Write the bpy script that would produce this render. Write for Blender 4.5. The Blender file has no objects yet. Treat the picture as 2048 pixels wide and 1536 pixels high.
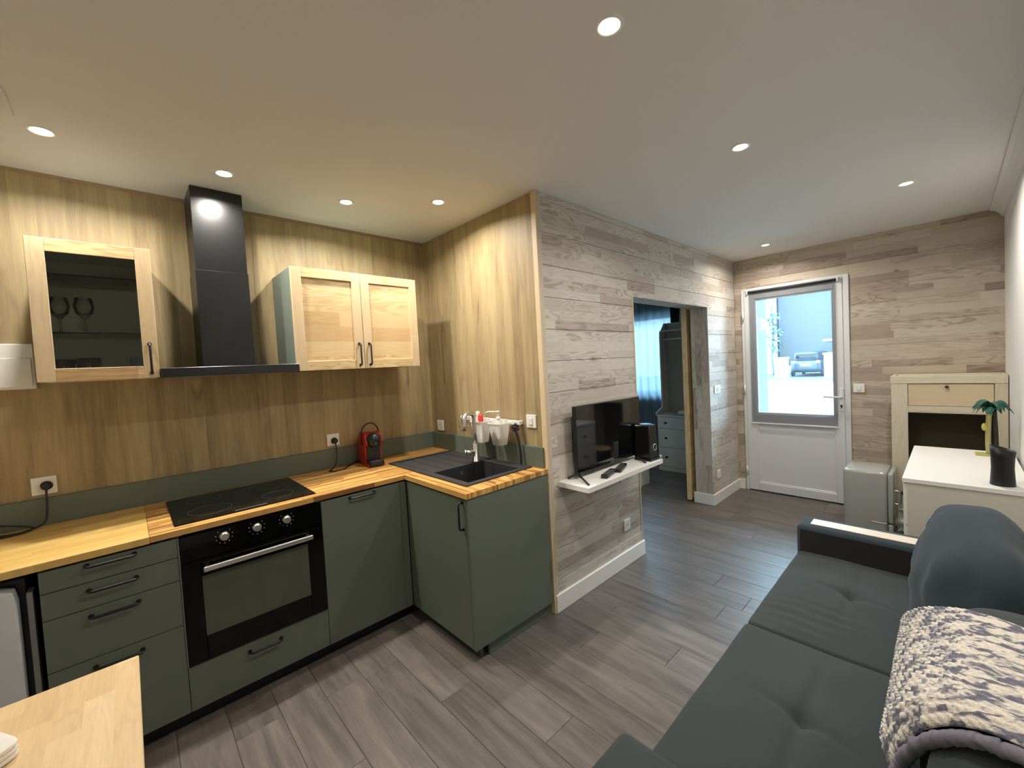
import bpy, bmesh, math, random
from mathutils import Matrix, Vector, noise
random.seed(7)
scn = bpy.context.scene
COL = scn.collection
PI = math.pi

# ---------------------------------------------------------------- camera
CAM_LOC = Vector((-1.84759, -2.96542, 1.54546))
yaw, pit, rol, FPX = 0.751100, -0.0394895, -0.0530194, 826.07
Fv = Vector((math.cos(pit)*math.sin(yaw), math.cos(pit)*math.cos(yaw), math.sin(pit)))
Rv = Vector((math.cos(yaw), -math.sin(yaw), 0)); Uv = Rv.cross(Fv)
R2 = Rv*math.cos(rol) + Uv*math.sin(rol); U2 = Uv*math.cos(rol) - Rv*math.sin(rol)
cd = bpy.data.cameras.new('camera'); cam = bpy.data.objects.new('camera', cd); COL.objects.link(cam)
cd.sensor_width = 36; cd.lens = FPX/2048*36; cd.clip_start = 0.02; cd.clip_end = 200
cd.shift_x = 0.0003; cd.shift_y = -0.0019
cam.matrix_world = Matrix(((R2.x, U2.x, -Fv.x, CAM_LOC.x), (R2.y, U2.y, -Fv.y, CAM_LOC.y), (R2.z, U2.z, -Fv.z, CAM_LOC.z), (0, 0, 0, 1)))
scn.camera = cam

# ---------------------------------------------------------------- world, exposure
world = bpy.data.worlds.new('sky'); scn.world = world; world.use_nodes = True
bg = world.node_tree.nodes['Background']
bg.inputs[0].default_value = (0.50, 0.76, 1.0, 1); bg.inputs[1].default_value = 56.0      # bright overcast daylight
vs = scn.view_settings
vs.view_transform = 'Standard'; vs.look = 'None'; vs.gamma = 1; vs.use_curve_mapping = False; vs.exposure = 0.0
LAMP_W = 12.0                    # power of one ceiling spot
LAMP_COL = (1.0, 0.94, 0.85)
cy = scn.cycles
cy.max_bounces = 8; cy.diffuse_bounces = 5; cy.glossy_bounces = 4; cy.transmission_bounces = 6; cy.transparent_max_bounces = 10
cy.sample_clamp_indirect = 6; cy.use_denoising = True; cy.caustics_reflective = False; cy.caustics_refractive = False
for nm, loc, rot, sx, sy in (('door_portal', (3.46, -1.82, 1.5), (0, PI/2, 0), 1.3, 0.75), ('bedroom_portal', (4.12, 0.64, 1.59), (0, PI/2, 0), 1.2, 1.9)):
    ld = bpy.data.lights.new(nm, 'AREA'); ld.shape = 'RECTANGLE'; ld.size = sx; ld.size_y = sy; ld.cycles.is_portal = True
    lo = bpy.data.objects.new(nm, ld); COL.objects.link(lo); lo.location = loc; lo.rotation_euler = rot

# ---------------------------------------------------------------- geometry helpers
class B:
    def __init__(s): s.bm = bmesh.new()
    def _merge(s, t, smooth=False):
        vm = {v: s.bm.verts.new(v.co) for v in t.verts}
        for f in t.faces:
            try: nf = s.bm.faces.new([vm[v] for v in f.verts]); nf.smooth = smooth or f.smooth
            except ValueError: pass
        t.free()
    def box(s, x0, x1, y0, y1, z0, z1, bev=0, seg=1, mtx=None, smooth=False):
        t = bmesh.new(); bmesh.ops.create_cube(t, size=1)
        for v in t.verts: v.co = Vector(((x0+x1)/2 + v.co.x*(x1-x0), (y0+y1)/2 + v.co.y*(y1-y0), (z0+z1)/2 + v.co.z*(z1-z0)))
        if bev: bmesh.ops.bevel(t, geom=t.edges[:], offset=bev, segments=seg, profile=0.5, affect='EDGES')
        if mtx: bmesh.ops.transform(t, matrix=mtx, verts=t.verts)
        s._merge(t, smooth); return s
    def cyl(s, a, b, r, r2=None, n=20, smooth=True):
        a, b = Vector(a), Vector(b); r2 = r if r2 is None else r2
        d = (b-a).normalized(); u = d.orthogonal().normalized(); w = d.cross(u)
        A = [s.bm.verts.new(a + (u*math.cos(2*PI*i/n) + w*math.sin(2*PI*i/n))*r) for i in range(n)]
        C = [s.bm.verts.new(b + (u*math.cos(2*PI*i/n) + w*math.sin(2*PI*i/n))*r2) for i in range(n)]
        for i in range(n):
            f = s.bm.faces.new((A[i], A[(i+1) % n], C[(i+1) % n], C[i])); f.smooth = smooth
        s.bm.faces.new(A[::-1]); s.bm.faces.new(C); return s
    def tube(s, pts, r, n=8, closed=False, rs=None):
        pts = [Vector(p) for p in pts]; m = len(pts); prev = None; rings = []
        for i, p in enumerate(pts):
            if closed: d = pts[(i+1) % m] - pts[i-1]
            else: d = pts[min(i+1, m-1)] - pts[max(i-1, 0)]
            d.normalize()
            if prev is None: u = d.orthogonal().normalized()
            else:
                u = prev - d*prev.dot(d)
                u = u.normalized() if u.length > 1e-6 else d.orthogonal().normalized()
            prev = u; w = d.cross(u); rr = rs[i] if rs else r
            rings.append([s.bm.verts.new(p + (u*math.cos(2*PI*k/n) + w*math.sin(2*PI*k/n))*rr) for k in range(n)])
        for i in range(m if closed else m-1):
            P, Q = rings[i], rings[(i+1) % m]
            for k in range(n):
                f = s.bm.faces.new((P[k], P[(k+1) % n], Q[(k+1) % n], Q[k])); f.smooth = True
        if not closed: s.bm.faces.new(rings[0][::-1]); s.bm.faces.new(rings[-1])
        return s
    def lathe(s, prof, c, n=24, caps=(True, True)):
        c = Vector(c); rings = []
        for r, z in prof: rings.append([s.bm.verts.new(c + Vector((r*math.cos(2*PI*k/n), r*math.sin(2*PI*k/n), z))) for k in range(n)])
        for P, Q in zip(rings, rings[1:]):
            for k in range(n):
                f = s.bm.faces.new((P[k], P[(k+1) % n], Q[(k+1) % n], Q[k])); f.smooth = True
        if caps[0]: s.bm.faces.new(rings[0][::-1])
        if caps[1]: s.bm.faces.new(rings[-1])
        return s
    def prism(s, poly, ax, a0, a1, smooth=False):
        def P(p, a): return Vector({'x': (a, p[0], p[1]), 'y': (p[0], a, p[1]), 'z': (p[0], p[1], a)}[ax])
        A = [s.bm.verts.new(P(p, a0)) for p in poly]; C = [s.bm.verts.new(P(p, a1)) for p in poly]; n = len(poly)
        for i in range(n):
            f = s.bm.faces.new((A[i], A[(i+1) % n], C[(i+1) % n], C[i])); f.smooth = smooth
        s.bm.faces.new(A[::-1]); s.bm.faces.new(C); return s
    def soft(s, x0, x1, y0, y1, z0, z1, e=8, n=16, fn=None, ns=None):
        """rounded box: cube surface pulled onto a superellipsoid, fn moves each point"""
        c = Vector(((x0+x1)/2, (y0+y1)/2, (z0+z1)/2)); h = Vector(((x1-x0)/2, (y1-y0)/2, (z1-z0)/2))
        nx, ny, nz = ns or (n, n, n); vm = {}
        def V(i, j, k):
            key = (i, j, k)
            if key not in vm:
                p = [math.sin(PI/2*(2*t/m-1)) * .35 + (2*t/m-1)*.65 for t, m in ((i, nx), (j, ny), (k, nz))]
                L = sum(abs(q)**e for q in p)**(1/e)
                q = Vector([p[a]/L for a in range(3)])
                w = Vector((c.x + q.x*h.x, c.y + q.y*h.y, c.z + q.z*h.z))
                if fn: w = fn(w, q)
                vm[key] = s.bm.verts.new(w)
            return vm[key]
        def quad(*a):
            f = s.bm.faces.new(a); f.smooth = True
        for i in range(nx):
            for j in range(ny):
                quad(V(i, j, 0), V(i, j+1, 0), V(i+1, j+1, 0), V(i+1, j, 0)); quad(V(i, j, nz), V(i+1, j, nz), V(i+1, j+1, nz), V(i, j+1, nz))
        for i in range(nx):
            for k in range(nz):
                quad(V(i, 0, k), V(i+1, 0, k), V(i+1, 0, k+1), V(i, 0, k+1)); quad(V(i, ny, k), V(i, ny, k+1), V(i+1, ny, k+1), V(i+1, ny, k))
        for j in range(ny):
            for k in range(nz):
                quad(V(0, j, k), V(0, j, k+1), V(0, j+1, k+1), V(0, j+1, k)); quad(V(nx, j, k), V(nx, j+1, k), V(nx, j+1, k+1), V(nx, j, k+1))
        return s
    def grid(s, fn, nu, nv, flip=False):
        V = [[s.bm.verts.new(fn(i/nu, j/nv)) for j in range(nv+1)] for i in range(nu+1)]
        for i in range(nu):
            for j in range(nv):
                q = (V[i][j], V[i+1][j], V[i+1][j+1], V[i][j+1])
                f = s.bm.faces.new(q[::-1] if flip else q); f.smooth = True
        return s

WM = {}                     # world matrix of each root that parts are measured against
def thing(name, label, cat, loc=(0, 0, 0), rotz=0, group=None):
    o = bpy.data.objects.new(name, None); COL.objects.link(o); o.empty_display_size = 0.05
    o.location = loc; o.rotation_euler = (0, 0, rotz); o['label'] = label; o['category'] = cat
    if group: o['group'] = group
    WM[o] = Matrix.Translation(loc) @ Matrix.Rotation(rotz, 4, 'Z')
    return o
def obj(name, b, mat, parent=None, local=False, label=None):
    bm = b.bm if isinstance(b, B) else b
    if parent is not None and not local:
        bmesh.ops.transform(bm, matrix=WM[parent].inverted(), verts=bm.verts)
    bmesh.ops.recalc_face_normals(bm, faces=bm.faces)
    me = bpy.data.meshes.new(name); bm.to_mesh(me); bm.free()
    me.materials.append(mat)
    o = bpy.data.objects.new(name, me); COL.objects.link(o)
    if parent is not None: o.parent = parent; WM[o] = WM[parent]
    else: WM[o] = Matrix.Identity(4)
    if label: o['label'] = label
    return o
def tag(o, label, cat, group=None, kind=None):
    o['label'] = label; o['category'] = cat
    if group: o['group'] = group
    if kind: o['kind'] = kind
    return o
def struct(name, b, mat, label, parent=None, cat='wall'):
    o = obj(name, b, mat, parent)
    if parent is None: o['kind'] = 'structure'; o['label'] = label; o['category'] = cat
    return o
def dup(root, loc, rotz, label, group=None):
    r = root.copy(); COL.objects.link(r); r.location = loc; r.rotation_euler = (0, 0, rotz); r['label'] = label
    if group: r['group'] = group
    for ch in list(root.children):
        c = ch.copy(); COL.objects.link(c); c.parent = r
        for g in list(ch.children):
            d = g.copy(); COL.objects.link(d); d.parent = c
    return r
def arc(c, r, a0, a1, n, ax='y'):
    out = []
    for i in range(n+1):
        a = a0 + (a1-a0)*i/n; p, q = r*math.cos(a), r*math.sin(a)
        out.append(Vector(c) + Vector({'y': (p, 0, q), 'x': (0, p, q), 'z': (p, q, 0)}[ax]))
    return out
def smooth_path(pts, n=6):
    P = [Vector(p) for p in pts]; out = []
    for i in range(len(P)-1):
        p0, p1, p2, p3 = P[max(i-1, 0)], P[i], P[i+1], P[min(i+2, len(P)-1)]
        for k in range(n):
            t = k/n
            out.append(0.5*((2*p1) + (p2-p0)*t + (2*p0-5*p1+4*p2-p3)*t*t + (3*p1-p0-3*p2+p3)*t**3))
    out.append(P[-1]); return out

# ---------------------------------------------------------------- materials
def srgb(r, g, b):
    f = lambda c: c/12.92 if c <= 0.04045 else ((c+0.055)/1.055)**2.4
    return (f(r/255), f(g/255), f(b/255), 1)
class NT:
    def __init__(s, name):
        s.m = bpy.data.materials.new(name); s.m.use_nodes = True; s.t = s.m.node_tree
        s.b = s.t.nodes['Principled BSDF']
    def n(s, kind, **kw):
        nd = s.t.nodes.new(kind)
        for k, v in kw.items():
            if k.startswith('i_'):
                key = k[2:]; key = int(key) if key.isdigit() else key
                s.set(nd.inputs[key], v)
            else: setattr(nd, k, v)
        return nd
    def set(s, inp, v):
        if isinstance(v, bpy.types.NodeSocket): s.t.links.new(v, inp)
        else: inp.default_value = v
    def math(s, op, a, b=0.0, c=None, clamp=False):
        nd = s.t.nodes.new('ShaderNodeMath'); nd.operation = op; nd.use_clamp = clamp
        s.set(nd.inputs[0], a); s.set(nd.inputs[1], b)
        if c is not None: s.set(nd.inputs[2], c)
        return nd.outputs[0]
    def vec(s, x, y, z):
        nd = s.t.nodes.new('ShaderNodeCombineXYZ'); s.set(nd.inputs[0], x); s.set(nd.inputs[1], y); s.set(nd.inputs[2], z); return nd.outputs[0]
    def pos(s):
        g = s.t.nodes.new('ShaderNodeNewGeometry'); p = s.t.nodes.new('ShaderNodeSeparateXYZ'); s.t.links.new(g.outputs['Position'], p.inputs[0]); return p.outputs
    def objpos(s):
        g = s.t.nodes.new('ShaderNodeTexCoord'); p = s.t.nodes.new('ShaderNodeSeparateXYZ'); s.t.links.new(g.outputs['Object'], p.inputs[0]); return p.outputs
    def noise(s, v, scale=5, detail=3, rough=.5, dist=0.0):
        nd = s.n('ShaderNodeTexNoise', i_Vector=v, i_Scale=scale, i_Detail=detail, i_Roughness=rough, i_Distortion=dist); return nd.outputs[0]
    def wn(s, v, dims='3D'):
        nd = s.t.nodes.new('ShaderNodeTexWhiteNoise'); nd.noise_dimensions = dims
        s.set(nd.inputs['W' if dims == '1D' else 'Vector'], v); return nd.outputs['Value']
    def ramp(s, f, stops):
        nd = s.t.nodes.new('ShaderNodeValToRGB'); s.set(nd.inputs[0], f); e = nd.color_ramp.elements
        while len(e) < len(stops): e.new(0.5)
        for el, (p, c) in zip(e, stops): el.position = p; el.color = c
        return nd.outputs[0]
    def mix(s, f, a, b, mode='MIX'):
        nd = s.t.nodes.new('ShaderNodeMix'); nd.data_type = 'RGBA'; nd.blend_type = mode
        s.set(nd.inputs[0], f); s.set(nd.inputs[6], a); s.set(nd.inputs[7], b); return nd.outputs[2]
    def bump(s, h, strength=.2, dist=.01):
        nd = s.n('ShaderNodeBump', i_Height=h, i_Strength=strength, i_Distance=dist); s.t.links.new(nd.outputs[0], s.b.inputs['Normal'])
    def out(s, col=None, rough=None, metal=None, **kw):
        if col is not None: s.set(s.b.inputs['Base Color'], col)
        if rough is not None: s.set(s.b.inputs['Roughness'], rough)
        if metal is not None: s.set(s.b.inputs['Metallic'], metal)
        for k, v in kw.items(): s.set(s.b.inputs[k.replace('_', ' ')], v)
        return s.m
def plain(name, col, rough=.5, metal=0, var=.06, scale=40, **kw):
    m = NT(name); p = m.pos(); nz = m.noise(m.vec(p[0], p[1], p[2]), scale, 2)
    f = m.math('MULTIPLY_ADD', nz, 2*var, 1-var)
    c = m.mix(1.0, col, m.vec(f, f, f), 'MULTIPLY')
    return m.out(c, rough, metal, **kw)
def fabric(name, col, scale=900, var=.25, bump=.25):
    m = NT(name); p = m.objpos(); v = m.vec(p[0], p[1], p[2])
    a = m.noise(v, scale, 2); b = m.noise(v, 9, 3)
    f = m.math('ADD', m.math('MULTIPLY_ADD', a, 2*var, 1-var), m.math('MULTIPLY_ADD', b, .25, -.125))
    m.bump(a, bump, .002)
    return m.out(m.mix(1.0, col, m.vec(f, f, f), 'MULTIPLY'), .95, 0, Sheen_Weight=.08, Sheen_Roughness=.5)
def lamella(name, ax, up, rowh, blen, stops, contrast=.3, knots=.5, grain=9.0, rough=.6, third=None, off=0.0):
    """glued blocks of wood: ax = the way the grain runs, up = across"""
    m = NT(name); p = m.pos(); a = m.math('ADD', p[ax], off); b = m.math('ADD', p[up], 5.0)
    row = m.math('FLOOR', m.math('DIVIDE', b, rowh)); w1 = m.wn(row, '1D')
    aa = m.math('ADD', a, m.math('MULTIPLY', w1, blen*7))
    colm = m.math('FLOOR', m.math('DIVIDE', aa, blen)); val = m.wn(m.vec(row, colm, off))
    # neighbouring rows often share one block, which makes the broad boards
    base = m.ramp(val, stops)
    gv = m.vec(m.math('MULTIPLY_ADD', a, 2.2, m.math('MULTIPLY', val, 37)), m.math('MULTIPLY_ADD', b, 13.0, m.math('MULTIPLY', val, 91)), m.math('MULTIPLY', val, 17))
    nz = m.noise(gv, 1.0, 2, .45, .6)
    ring = m.math('SINE', m.math('MULTIPLY', nz, grain*6.0))
    ring = m.math('MULTIPLY_ADD', ring, .5, .5); ring = m.math('POWER', ring, 2.5)
    fine = m.noise(m.vec(m.math('MULTIPLY', a, 8), m.math('MULTIPLY', b, 160), 3), 1, 3, .6)
    strength = m.math('MULTIPLY', m.wn(m.vec(colm, row, 4.2)), contrast)
    dk = m.math('ADD', m.math('MULTIPLY', ring, strength), m.math('MULTIPLY_ADD', fine, .25, -.1))
    f = m.math('SUBTRACT', 1.0, dk, clamp=True)
    c = m.mix(1.0, base, m.vec(f, m.math('POWER', f, 1.1), m.math('POWER', f, 1.25)), 'MULTIPLY')
    if knots:
        vo = m.n('ShaderNodeTexVoronoi', voronoi_dimensions='2D', i_Vector=m.vec(m.math('MULTIPLY', a, 1.6), m.math('MULTIPLY', b, 3.4), 7.7), i_Scale=1.0)
        pick = m.math('GREATER_THAN', m.n('ShaderNodeSeparateColor', i_0=vo.outputs['Color']).outputs[0], 1-knots)
        nd = m.math('ADD', vo.outputs['Distance'], m.math('MULTIPLY_ADD', m.noise(m.vec(m.math('MULTIPLY', a, 30), m.math('MULTIPLY', b, 60), 1), 1, 2), .06, -.03))
        k = m.math('MULTIPLY', m.math('SUBTRACT', 1.0, m.math('DIVIDE', nd, .035), clamp=True), pick)
        c = m.mix(m.math('MULTIPLY', k, .8, clamp=True), c, (.09, .06, .045, 1))
        halo = m.math('MULTIPLY', m.math('SUBTRACT', 1.0, m.math('DIVIDE', nd, .12), clamp=True), pick)
        c = m.mix(m.math('MULTIPLY', halo, .35), c, (.26, .19, .14, 1))
    m.bump(fine, .12, .002)
    return m.out(c, rough)

# materials of the place
H = 2.58
m_white = plain('white_paint', srgb(232, 231, 228), .75, var=.015)
m_ceil = plain('ceiling_paint', srgb(226, 224, 219), .9, var=.02, scale=90)
m_trim = plain('white_lacquer', srgb(236, 234, 230), .35, var=.01)
m_pvc = plain('white_pvc', srgb(222, 224, 226), .3, var=.01)
m_sage = plain('sage_green_front', srgb(98, 107, 95), .5, var=.03, scale=25)
m_sage_in = plain('sage_green_carcass', srgb(108, 119, 108), .55, var=.03)
m_black = plain('black_metal', (.006, .006, .006, 1), .45, 0)
m_blackm = plain('matte_black_steel', (.007, .007, .008, 1), .30, 0)
m_blackgl = plain('black_glass', (.003, .003, .003, 1), .06, 0, var=0, IOR=1.33)
m_blackpl = plain('black_plastic', (.012, .012, .013, 1), .35)
m_cordm = plain('dark_cable', (.015, .012, .010, 1), .5)
m_chrome = plain('brushed_steel', (.60, .58, .54, 1), .33, 1.0)
m_plast = plain('white_plastic', srgb(236, 235, 230), .35, var=.01)
m_grey = plain('grey_plastic', (.25, .25, .25, 1), .4)
m_comp = plain('graphite_composite', (.030, .030, .032, 1), .55, var=.25, scale=500)
m_lamwhite = plain('white_laminate', srgb(233, 231, 226), .45, var=.01)
m_pinewash = [srgb(214, 203, 188), srgb(201, 187, 170), srgb(186, 169, 151)]
ST = [(0, srgb(176, 163, 152)), (.14, srgb(189, 179, 169)), (.35, srgb(198, 190, 180)), (.7, srgb(202, 195, 185)), (1, srgb(208, 202, 192))]
m_tvwall = lamella('whitewashed_pine', 0, 2, .0655, .43, ST, .34, .3)
m_jamb = lamella('whitewashed_pine_upright', 2, 1, .0655, .43, ST, .34, .15)
ST2 = [(0, srgb(158, 141, 127)), (.2, srgb(176, 160, 145)), (.45, srgb(189, 176, 159)), (.8, srgb(196, 183, 167)), (1, srgb(203, 192, 177))]
m_doorwall = lamella('limed_pine', 1, 2, .0655, .52, ST2, .34, .3, off=1.3)
STP = [(0, srgb(208, 178, 132)), (.5, srgb(224, 198, 152)), (1, srgb(232, 208, 166))]
m_pine = lamella('clear_pine', 2, 1, .09, 2.0, STP, .2, .25)
m_cream = lamella('cream_washed_wood', 1, 2, .3, 1.6, [(0, srgb(206, 196, 172)), (1, srgb(220, 211, 190))], .18, .12)
m_creamv = lamella('cream_washed_wood_upright', 2, 1, .3, 1.6, [(0, srgb(206, 196, 172)), (1, srgb(220, 211, 190))], .10, .15)
STB = [(0, srgb(196, 152, 84)), (.3, srgb(208, 166, 96)), (.6, srgb(216, 176, 106)), (1, srgb(224, 188, 122))]
m_workx = lamella('striped_bamboo_worktop', 0, 1, .0125, .34, [(0, srgb(138, 92, 44)), (.2, srgb(172, 122, 62)), (.45, srgb(200, 152, 84)), (.75, srgb(212, 168, 98)), (1, srgb(222, 184, 116))], .12, 0, rough=.38)
m_worky = lamella('striped_bamboo_worktop_return', 1, 0, .0125, .34, [(0, srgb(138, 92, 44)), (.2, srgb(172, 122, 62)), (.45, srgb(200, 152, 84)), (.75, srgb(212, 168, 98)), (1, srgb(222, 184, 116))], .12, 0, rough=.38)
m_workl = lamella('yellow_bamboo_worktop', 0, 1, .03, .5, [(0, srgb(204, 166, 92)), (.5, srgb(216, 180, 104)), (1, srgb(226, 194, 122))], .12, 0, rough=.4)
m_table = lamella('beech_block_top', 1, 0, .055, .30, [(0, srgb(206, 176, 132)), (.5, srgb(219, 190, 146)), (1, srgb(228, 202, 160))], .10, 0, rough=.45)
m_ashv = lamella('ash_upright', 2, 0, .07, 3.0, [(0, srgb(204, 180, 142)), (1, srgb(214, 192, 156))], .12, 0, rough=.45)
m_ashh = lamella('ash_flat', 0, 2, .09, 1.2, [(0, srgb(194, 160, 114)), (.45, srgb(212, 183, 136)), (1, srgb(218, 192, 146))], .34, 0, rough=.45, off=.4)
def oak():
    m = NT('oak_laminate'); p = m.pos()
    h = m.math('ADD', p[0], m.math('MULTIPLY', p[1], 1.0)); z = p[2]
    wob = m.math('MULTIPLY_ADD', m.noise(m.vec(m.math('MULTIPLY', h, 2), 0, m.math('MULTIPLY', z, 1.5)), 1, 2), .06, -.03)
    hh = m.math('ADD', h, wob)
    brd = m.math('FLOOR', m.math('DIVIDE', m.math('ADD', h, 7.0), .083)); bv = m.wn(brd, '1D')
    zz = m.math('MULTIPLY_ADD', bv, 9.0, z)
    st = m.noise(m.vec(m.math('MULTIPLY', hh, 26), bv, m.math('MULTIPLY', zz, 1.3)), 1, 5, .65, .4)
    fine = m.noise(m.vec(m.math('MULTIPLY', h, 190), 2, m.math('MULTIPLY', zz, 6)), 1, 3, .6)
    flame = m.noise(m.vec(m.math('MULTIPLY', hh, 11), 4, m.math('MULTIPLY', zz, 2.2)), 1, 3, .5, 1.2)
    dk = m.math('POWER', m.math('MULTIPLY_ADD', flame, 2.2, -.75, clamp=True), 3.0)
    v = m.math('ADD', m.math('MULTIPLY', st, .6), m.math('ADD', m.math('MULTIPLY', fine, .25), m.math('MULTIPLY', bv, .15)))
    c = m.ramp(v, [(.30, srgb(132, 113, 78)), (.48, srgb(162, 143, 106)), (.62, srgb(175, 157, 118)), (.8, srgb(185, 168, 130))])
    c = m.mix(m.math('MULTIPLY', dk, .75, clamp=True), c, srgb(108, 86, 58))
    m.bump(fine, .08, .001)
    return m.out(c, .55)
m_oak = oak()
def floorm():
    m = NT('grey_oak_vinyl'); p = m.pos()
    oi = m.t.nodes.new('ShaderNodeObjectInfo').outputs['Random']
    a = m.math('MULTIPLY_ADD', oi, 23, p[1]); b = m.math('MULTIPLY_ADD', oi, 11, p[0])
    st = m.noise(m.vec(m.math('MULTIPLY', b, 24), m.math('MULTIPLY', a, 2.2), oi), 1, 5, .62, .5)
    fl = m.noise(m.vec(m.math('MULTIPLY', b, 7), m.math('MULTIPLY', a, 1.6), 5), 1, 3, .55, 1.4)
    fine = m.noise(m.vec(m.math('MULTIPLY', b, 170), m.math('MULTIPLY', a, 9), 9), 1, 2)
    v = m.math('ADD', m.math('MULTIPLY', st, .5), m.math('ADD', m.math('MULTIPLY', fl, .25), m.math('MULTIPLY', fine, .14)))
    v = m.math('MULTIPLY_ADD', oi, .10, v)
    c = m.ramp(v, [(.30, srgb(74, 67, 63)), (.45, srgb(99, 92, 87)), (.58, srgb(117, 109, 103)), (.75, srgb(137, 129, 121))])
    m.bump(fine, .12, .001)
    return m.out(c, m.math('MULTIPLY_ADD', st, .2, .30))
m_floor = floorm()
m_joint = plain('dark_joint', (.07, .062, .056, 1), .9)
m_sofa = fabric('slate_green_weave', (.032, .042, .043, 1))
m_sofa_daylit = fabric('slate_weave_daylit', (.026, .042, .056, 1))  # same sofa cloth with the blue cast of daylight put into its colour
m_sofad = fabric('shaded_velour', (.012, .013, .013, 1))  # darkened to carry the shading of the arm's inner face; base shares it
def glassm(name, tint=(1, 1, 1, 1), refl=.08, tr=.9):
    m = NT(name); t = m.n('ShaderNodeBsdfTransparent'); t.inputs[0].default_value = tint
    g = m.n('ShaderNodeBsdfGlossy'); g.inputs['Roughness'].default_value = .02
    fr = m.n('ShaderNodeFresnel'); fr.inputs[0].default_value = 1.45
    mx = m.t.nodes.new('ShaderNodeMixShader'); m.t.links.new(fr.outputs[0], mx.inputs[0]); m.t.links.new(t.outputs[0], mx.inputs[1]); m.t.links.new(g.outputs[0], mx.inputs[2])
    m.t.links.new(mx.outputs[0], m.t.nodes['Material Output'].inputs[0]); return m.m
m_glass = glassm('clear_glass', (.92, .97, .97, 1))
m_smoke = glassm('smoked_glass', (.93, .95, .92, 1))
m_cup = glassm('green_tumbler_glass', (.74, .86, .83, 1))
m_cupb = plain('blue_tumbler_glaze', srgb(120, 172, 204), .25)
m_clear = glassm('drinking_glass', (.96, .98, .97, 1))
def sheet(name, col, open_):
    m = NT(name); p = m.pos(); nz = m.noise(m.vec(p[0], p[1], p[2]), 6, 2)
    f = m.math('MULTIPLY_ADD', nz, .12, .94)
    c = m.mix(1.0, col, m.vec(f, f, f), 'MULTIPLY')
    d = m.n('ShaderNodeBsdfDiffuse', i_0=c); tl = m.n('ShaderNodeBsdfTranslucent', i_0=c); t = m.n('ShaderNodeBsdfTransparent')
    a = m.t.nodes.new('ShaderNodeMixShader'); a.inputs[0].default_value = .5; m.t.links.new(d.outputs[0], a.inputs[1]); m.t.links.new(tl.outputs[0], a.inputs[2])
    b = m.t.nodes.new('ShaderNodeMixShader'); b.inputs[0].default_value = open_; m.t.links.new(a.outputs[0], b.inputs[1]); m.t.links.new(t.outputs[0], b.inputs[2])
    m.t.links.new(b.outputs[0], m.t.nodes['Material Output'].inputs[0]); return m.m
m_blind = sheet('grey_screen_weave', (.10, .11, .13, 1), .74)
m_curtain = sheet('blue_grey_voile', (.25, .33, .39, 1), .05)
def emit(name, col, s):
    m = NT(name); e = m.n('ShaderNodeEmission'); e.inputs[0].default_value = col; e.inputs[1].default_value = s
    m.t.links.new(e.outputs[0], m.t.nodes['Material Output'].inputs[0]); return m.m
m_lampglow = emit('lamp_glow', (1, .88, .68, 1), 22)

# ================================================================ THE SETTING
DX, TY, RY, LX = 3.251, -1.272, -3.248, -3.05      # door wall, television wall, right wall, left wall
OX0, OX1, OZ = 1.062, 2.483, 2.033                 # opening to the bedroom
JY = -1.098
BX = 3.95                                          # bedroom facade
# floor with planks laid along y
fl = struct('floor', B().box(LX, 4.0, RY-.05, 2.3, -.06, -.004), m_joint, 'grey oak vinyl plank floor', cat='floor')
PW, PL = .182, 1.22
k = 0
for i in range(-17, 22):
    x0 = .035 + i*PW; x1 = x0 + PW - .0012
    if x1 < LX or x0 > BX: continue
    segs = []
    a, b = RY, (0.0 if x1 <= .05 else (1.9 if x1 < BX else 1.9))
    if x0 > DX: a = -1.2
    y = a - random.random()*PL
    while y < b:
        s, e = max(y, a), min(y+PL-.0012, b)
        if e - s > .03: segs.append((s, e))
        y += PL
    for s, e in segs:
        if x0 > .12 and s > .9: continue
        obj('plank', B().box(max(x0, LX), min(x1, BX), s, e, -.004, 0, .0012), m_floor, fl)
struct('ceiling', B().box(LX-.1, 4.1, RY-.1, 2.3, H, H+.12), m_ceil, 'plain white ceiling with recessed spots', cat='ceiling')
# kitchen back wall, faced with vertical oak panels
wk = struct('wall_kitchen', B().box(LX-.1, .12, .012, .14, 0, H), m_white, 'oak laminate kitchen wall behind the hood')
for i in range(3):
    x1 = -.0 - i*1.22; obj('panel', B().box(max(x1-1.2195, LX), x1, 0, .012, 0, H-.012, .0006), m_oak, wk)
obj('edge_strip', B().box(LX, 0, -.008, 0, H-.016, H), plain('oak_edge_strip', srgb(150, 126, 96), .6), wk)
ws = struct('wall_sink', B().box(.012, .12, JY, .14, 0, H), m_white, 'short oak laminate wall beside the sink')
obj('panel', B().box(0, .012, -.61, -.0, 0, H, .0006), m_oak, ws); obj('panel', B().box(0, .012, TY+.008, -.6105, 0, H, .0006), m_oak, ws)
struct('wall_left', B().box(LX-.1, LX, RY-.1, .14, 0, H), m_white, 'white wall at the near end of the room')
struct('wall_right', B().box(LX-.1, 3.5, RY-.1, RY, 0, H), m_white, 'white wall behind the sofa')
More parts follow.
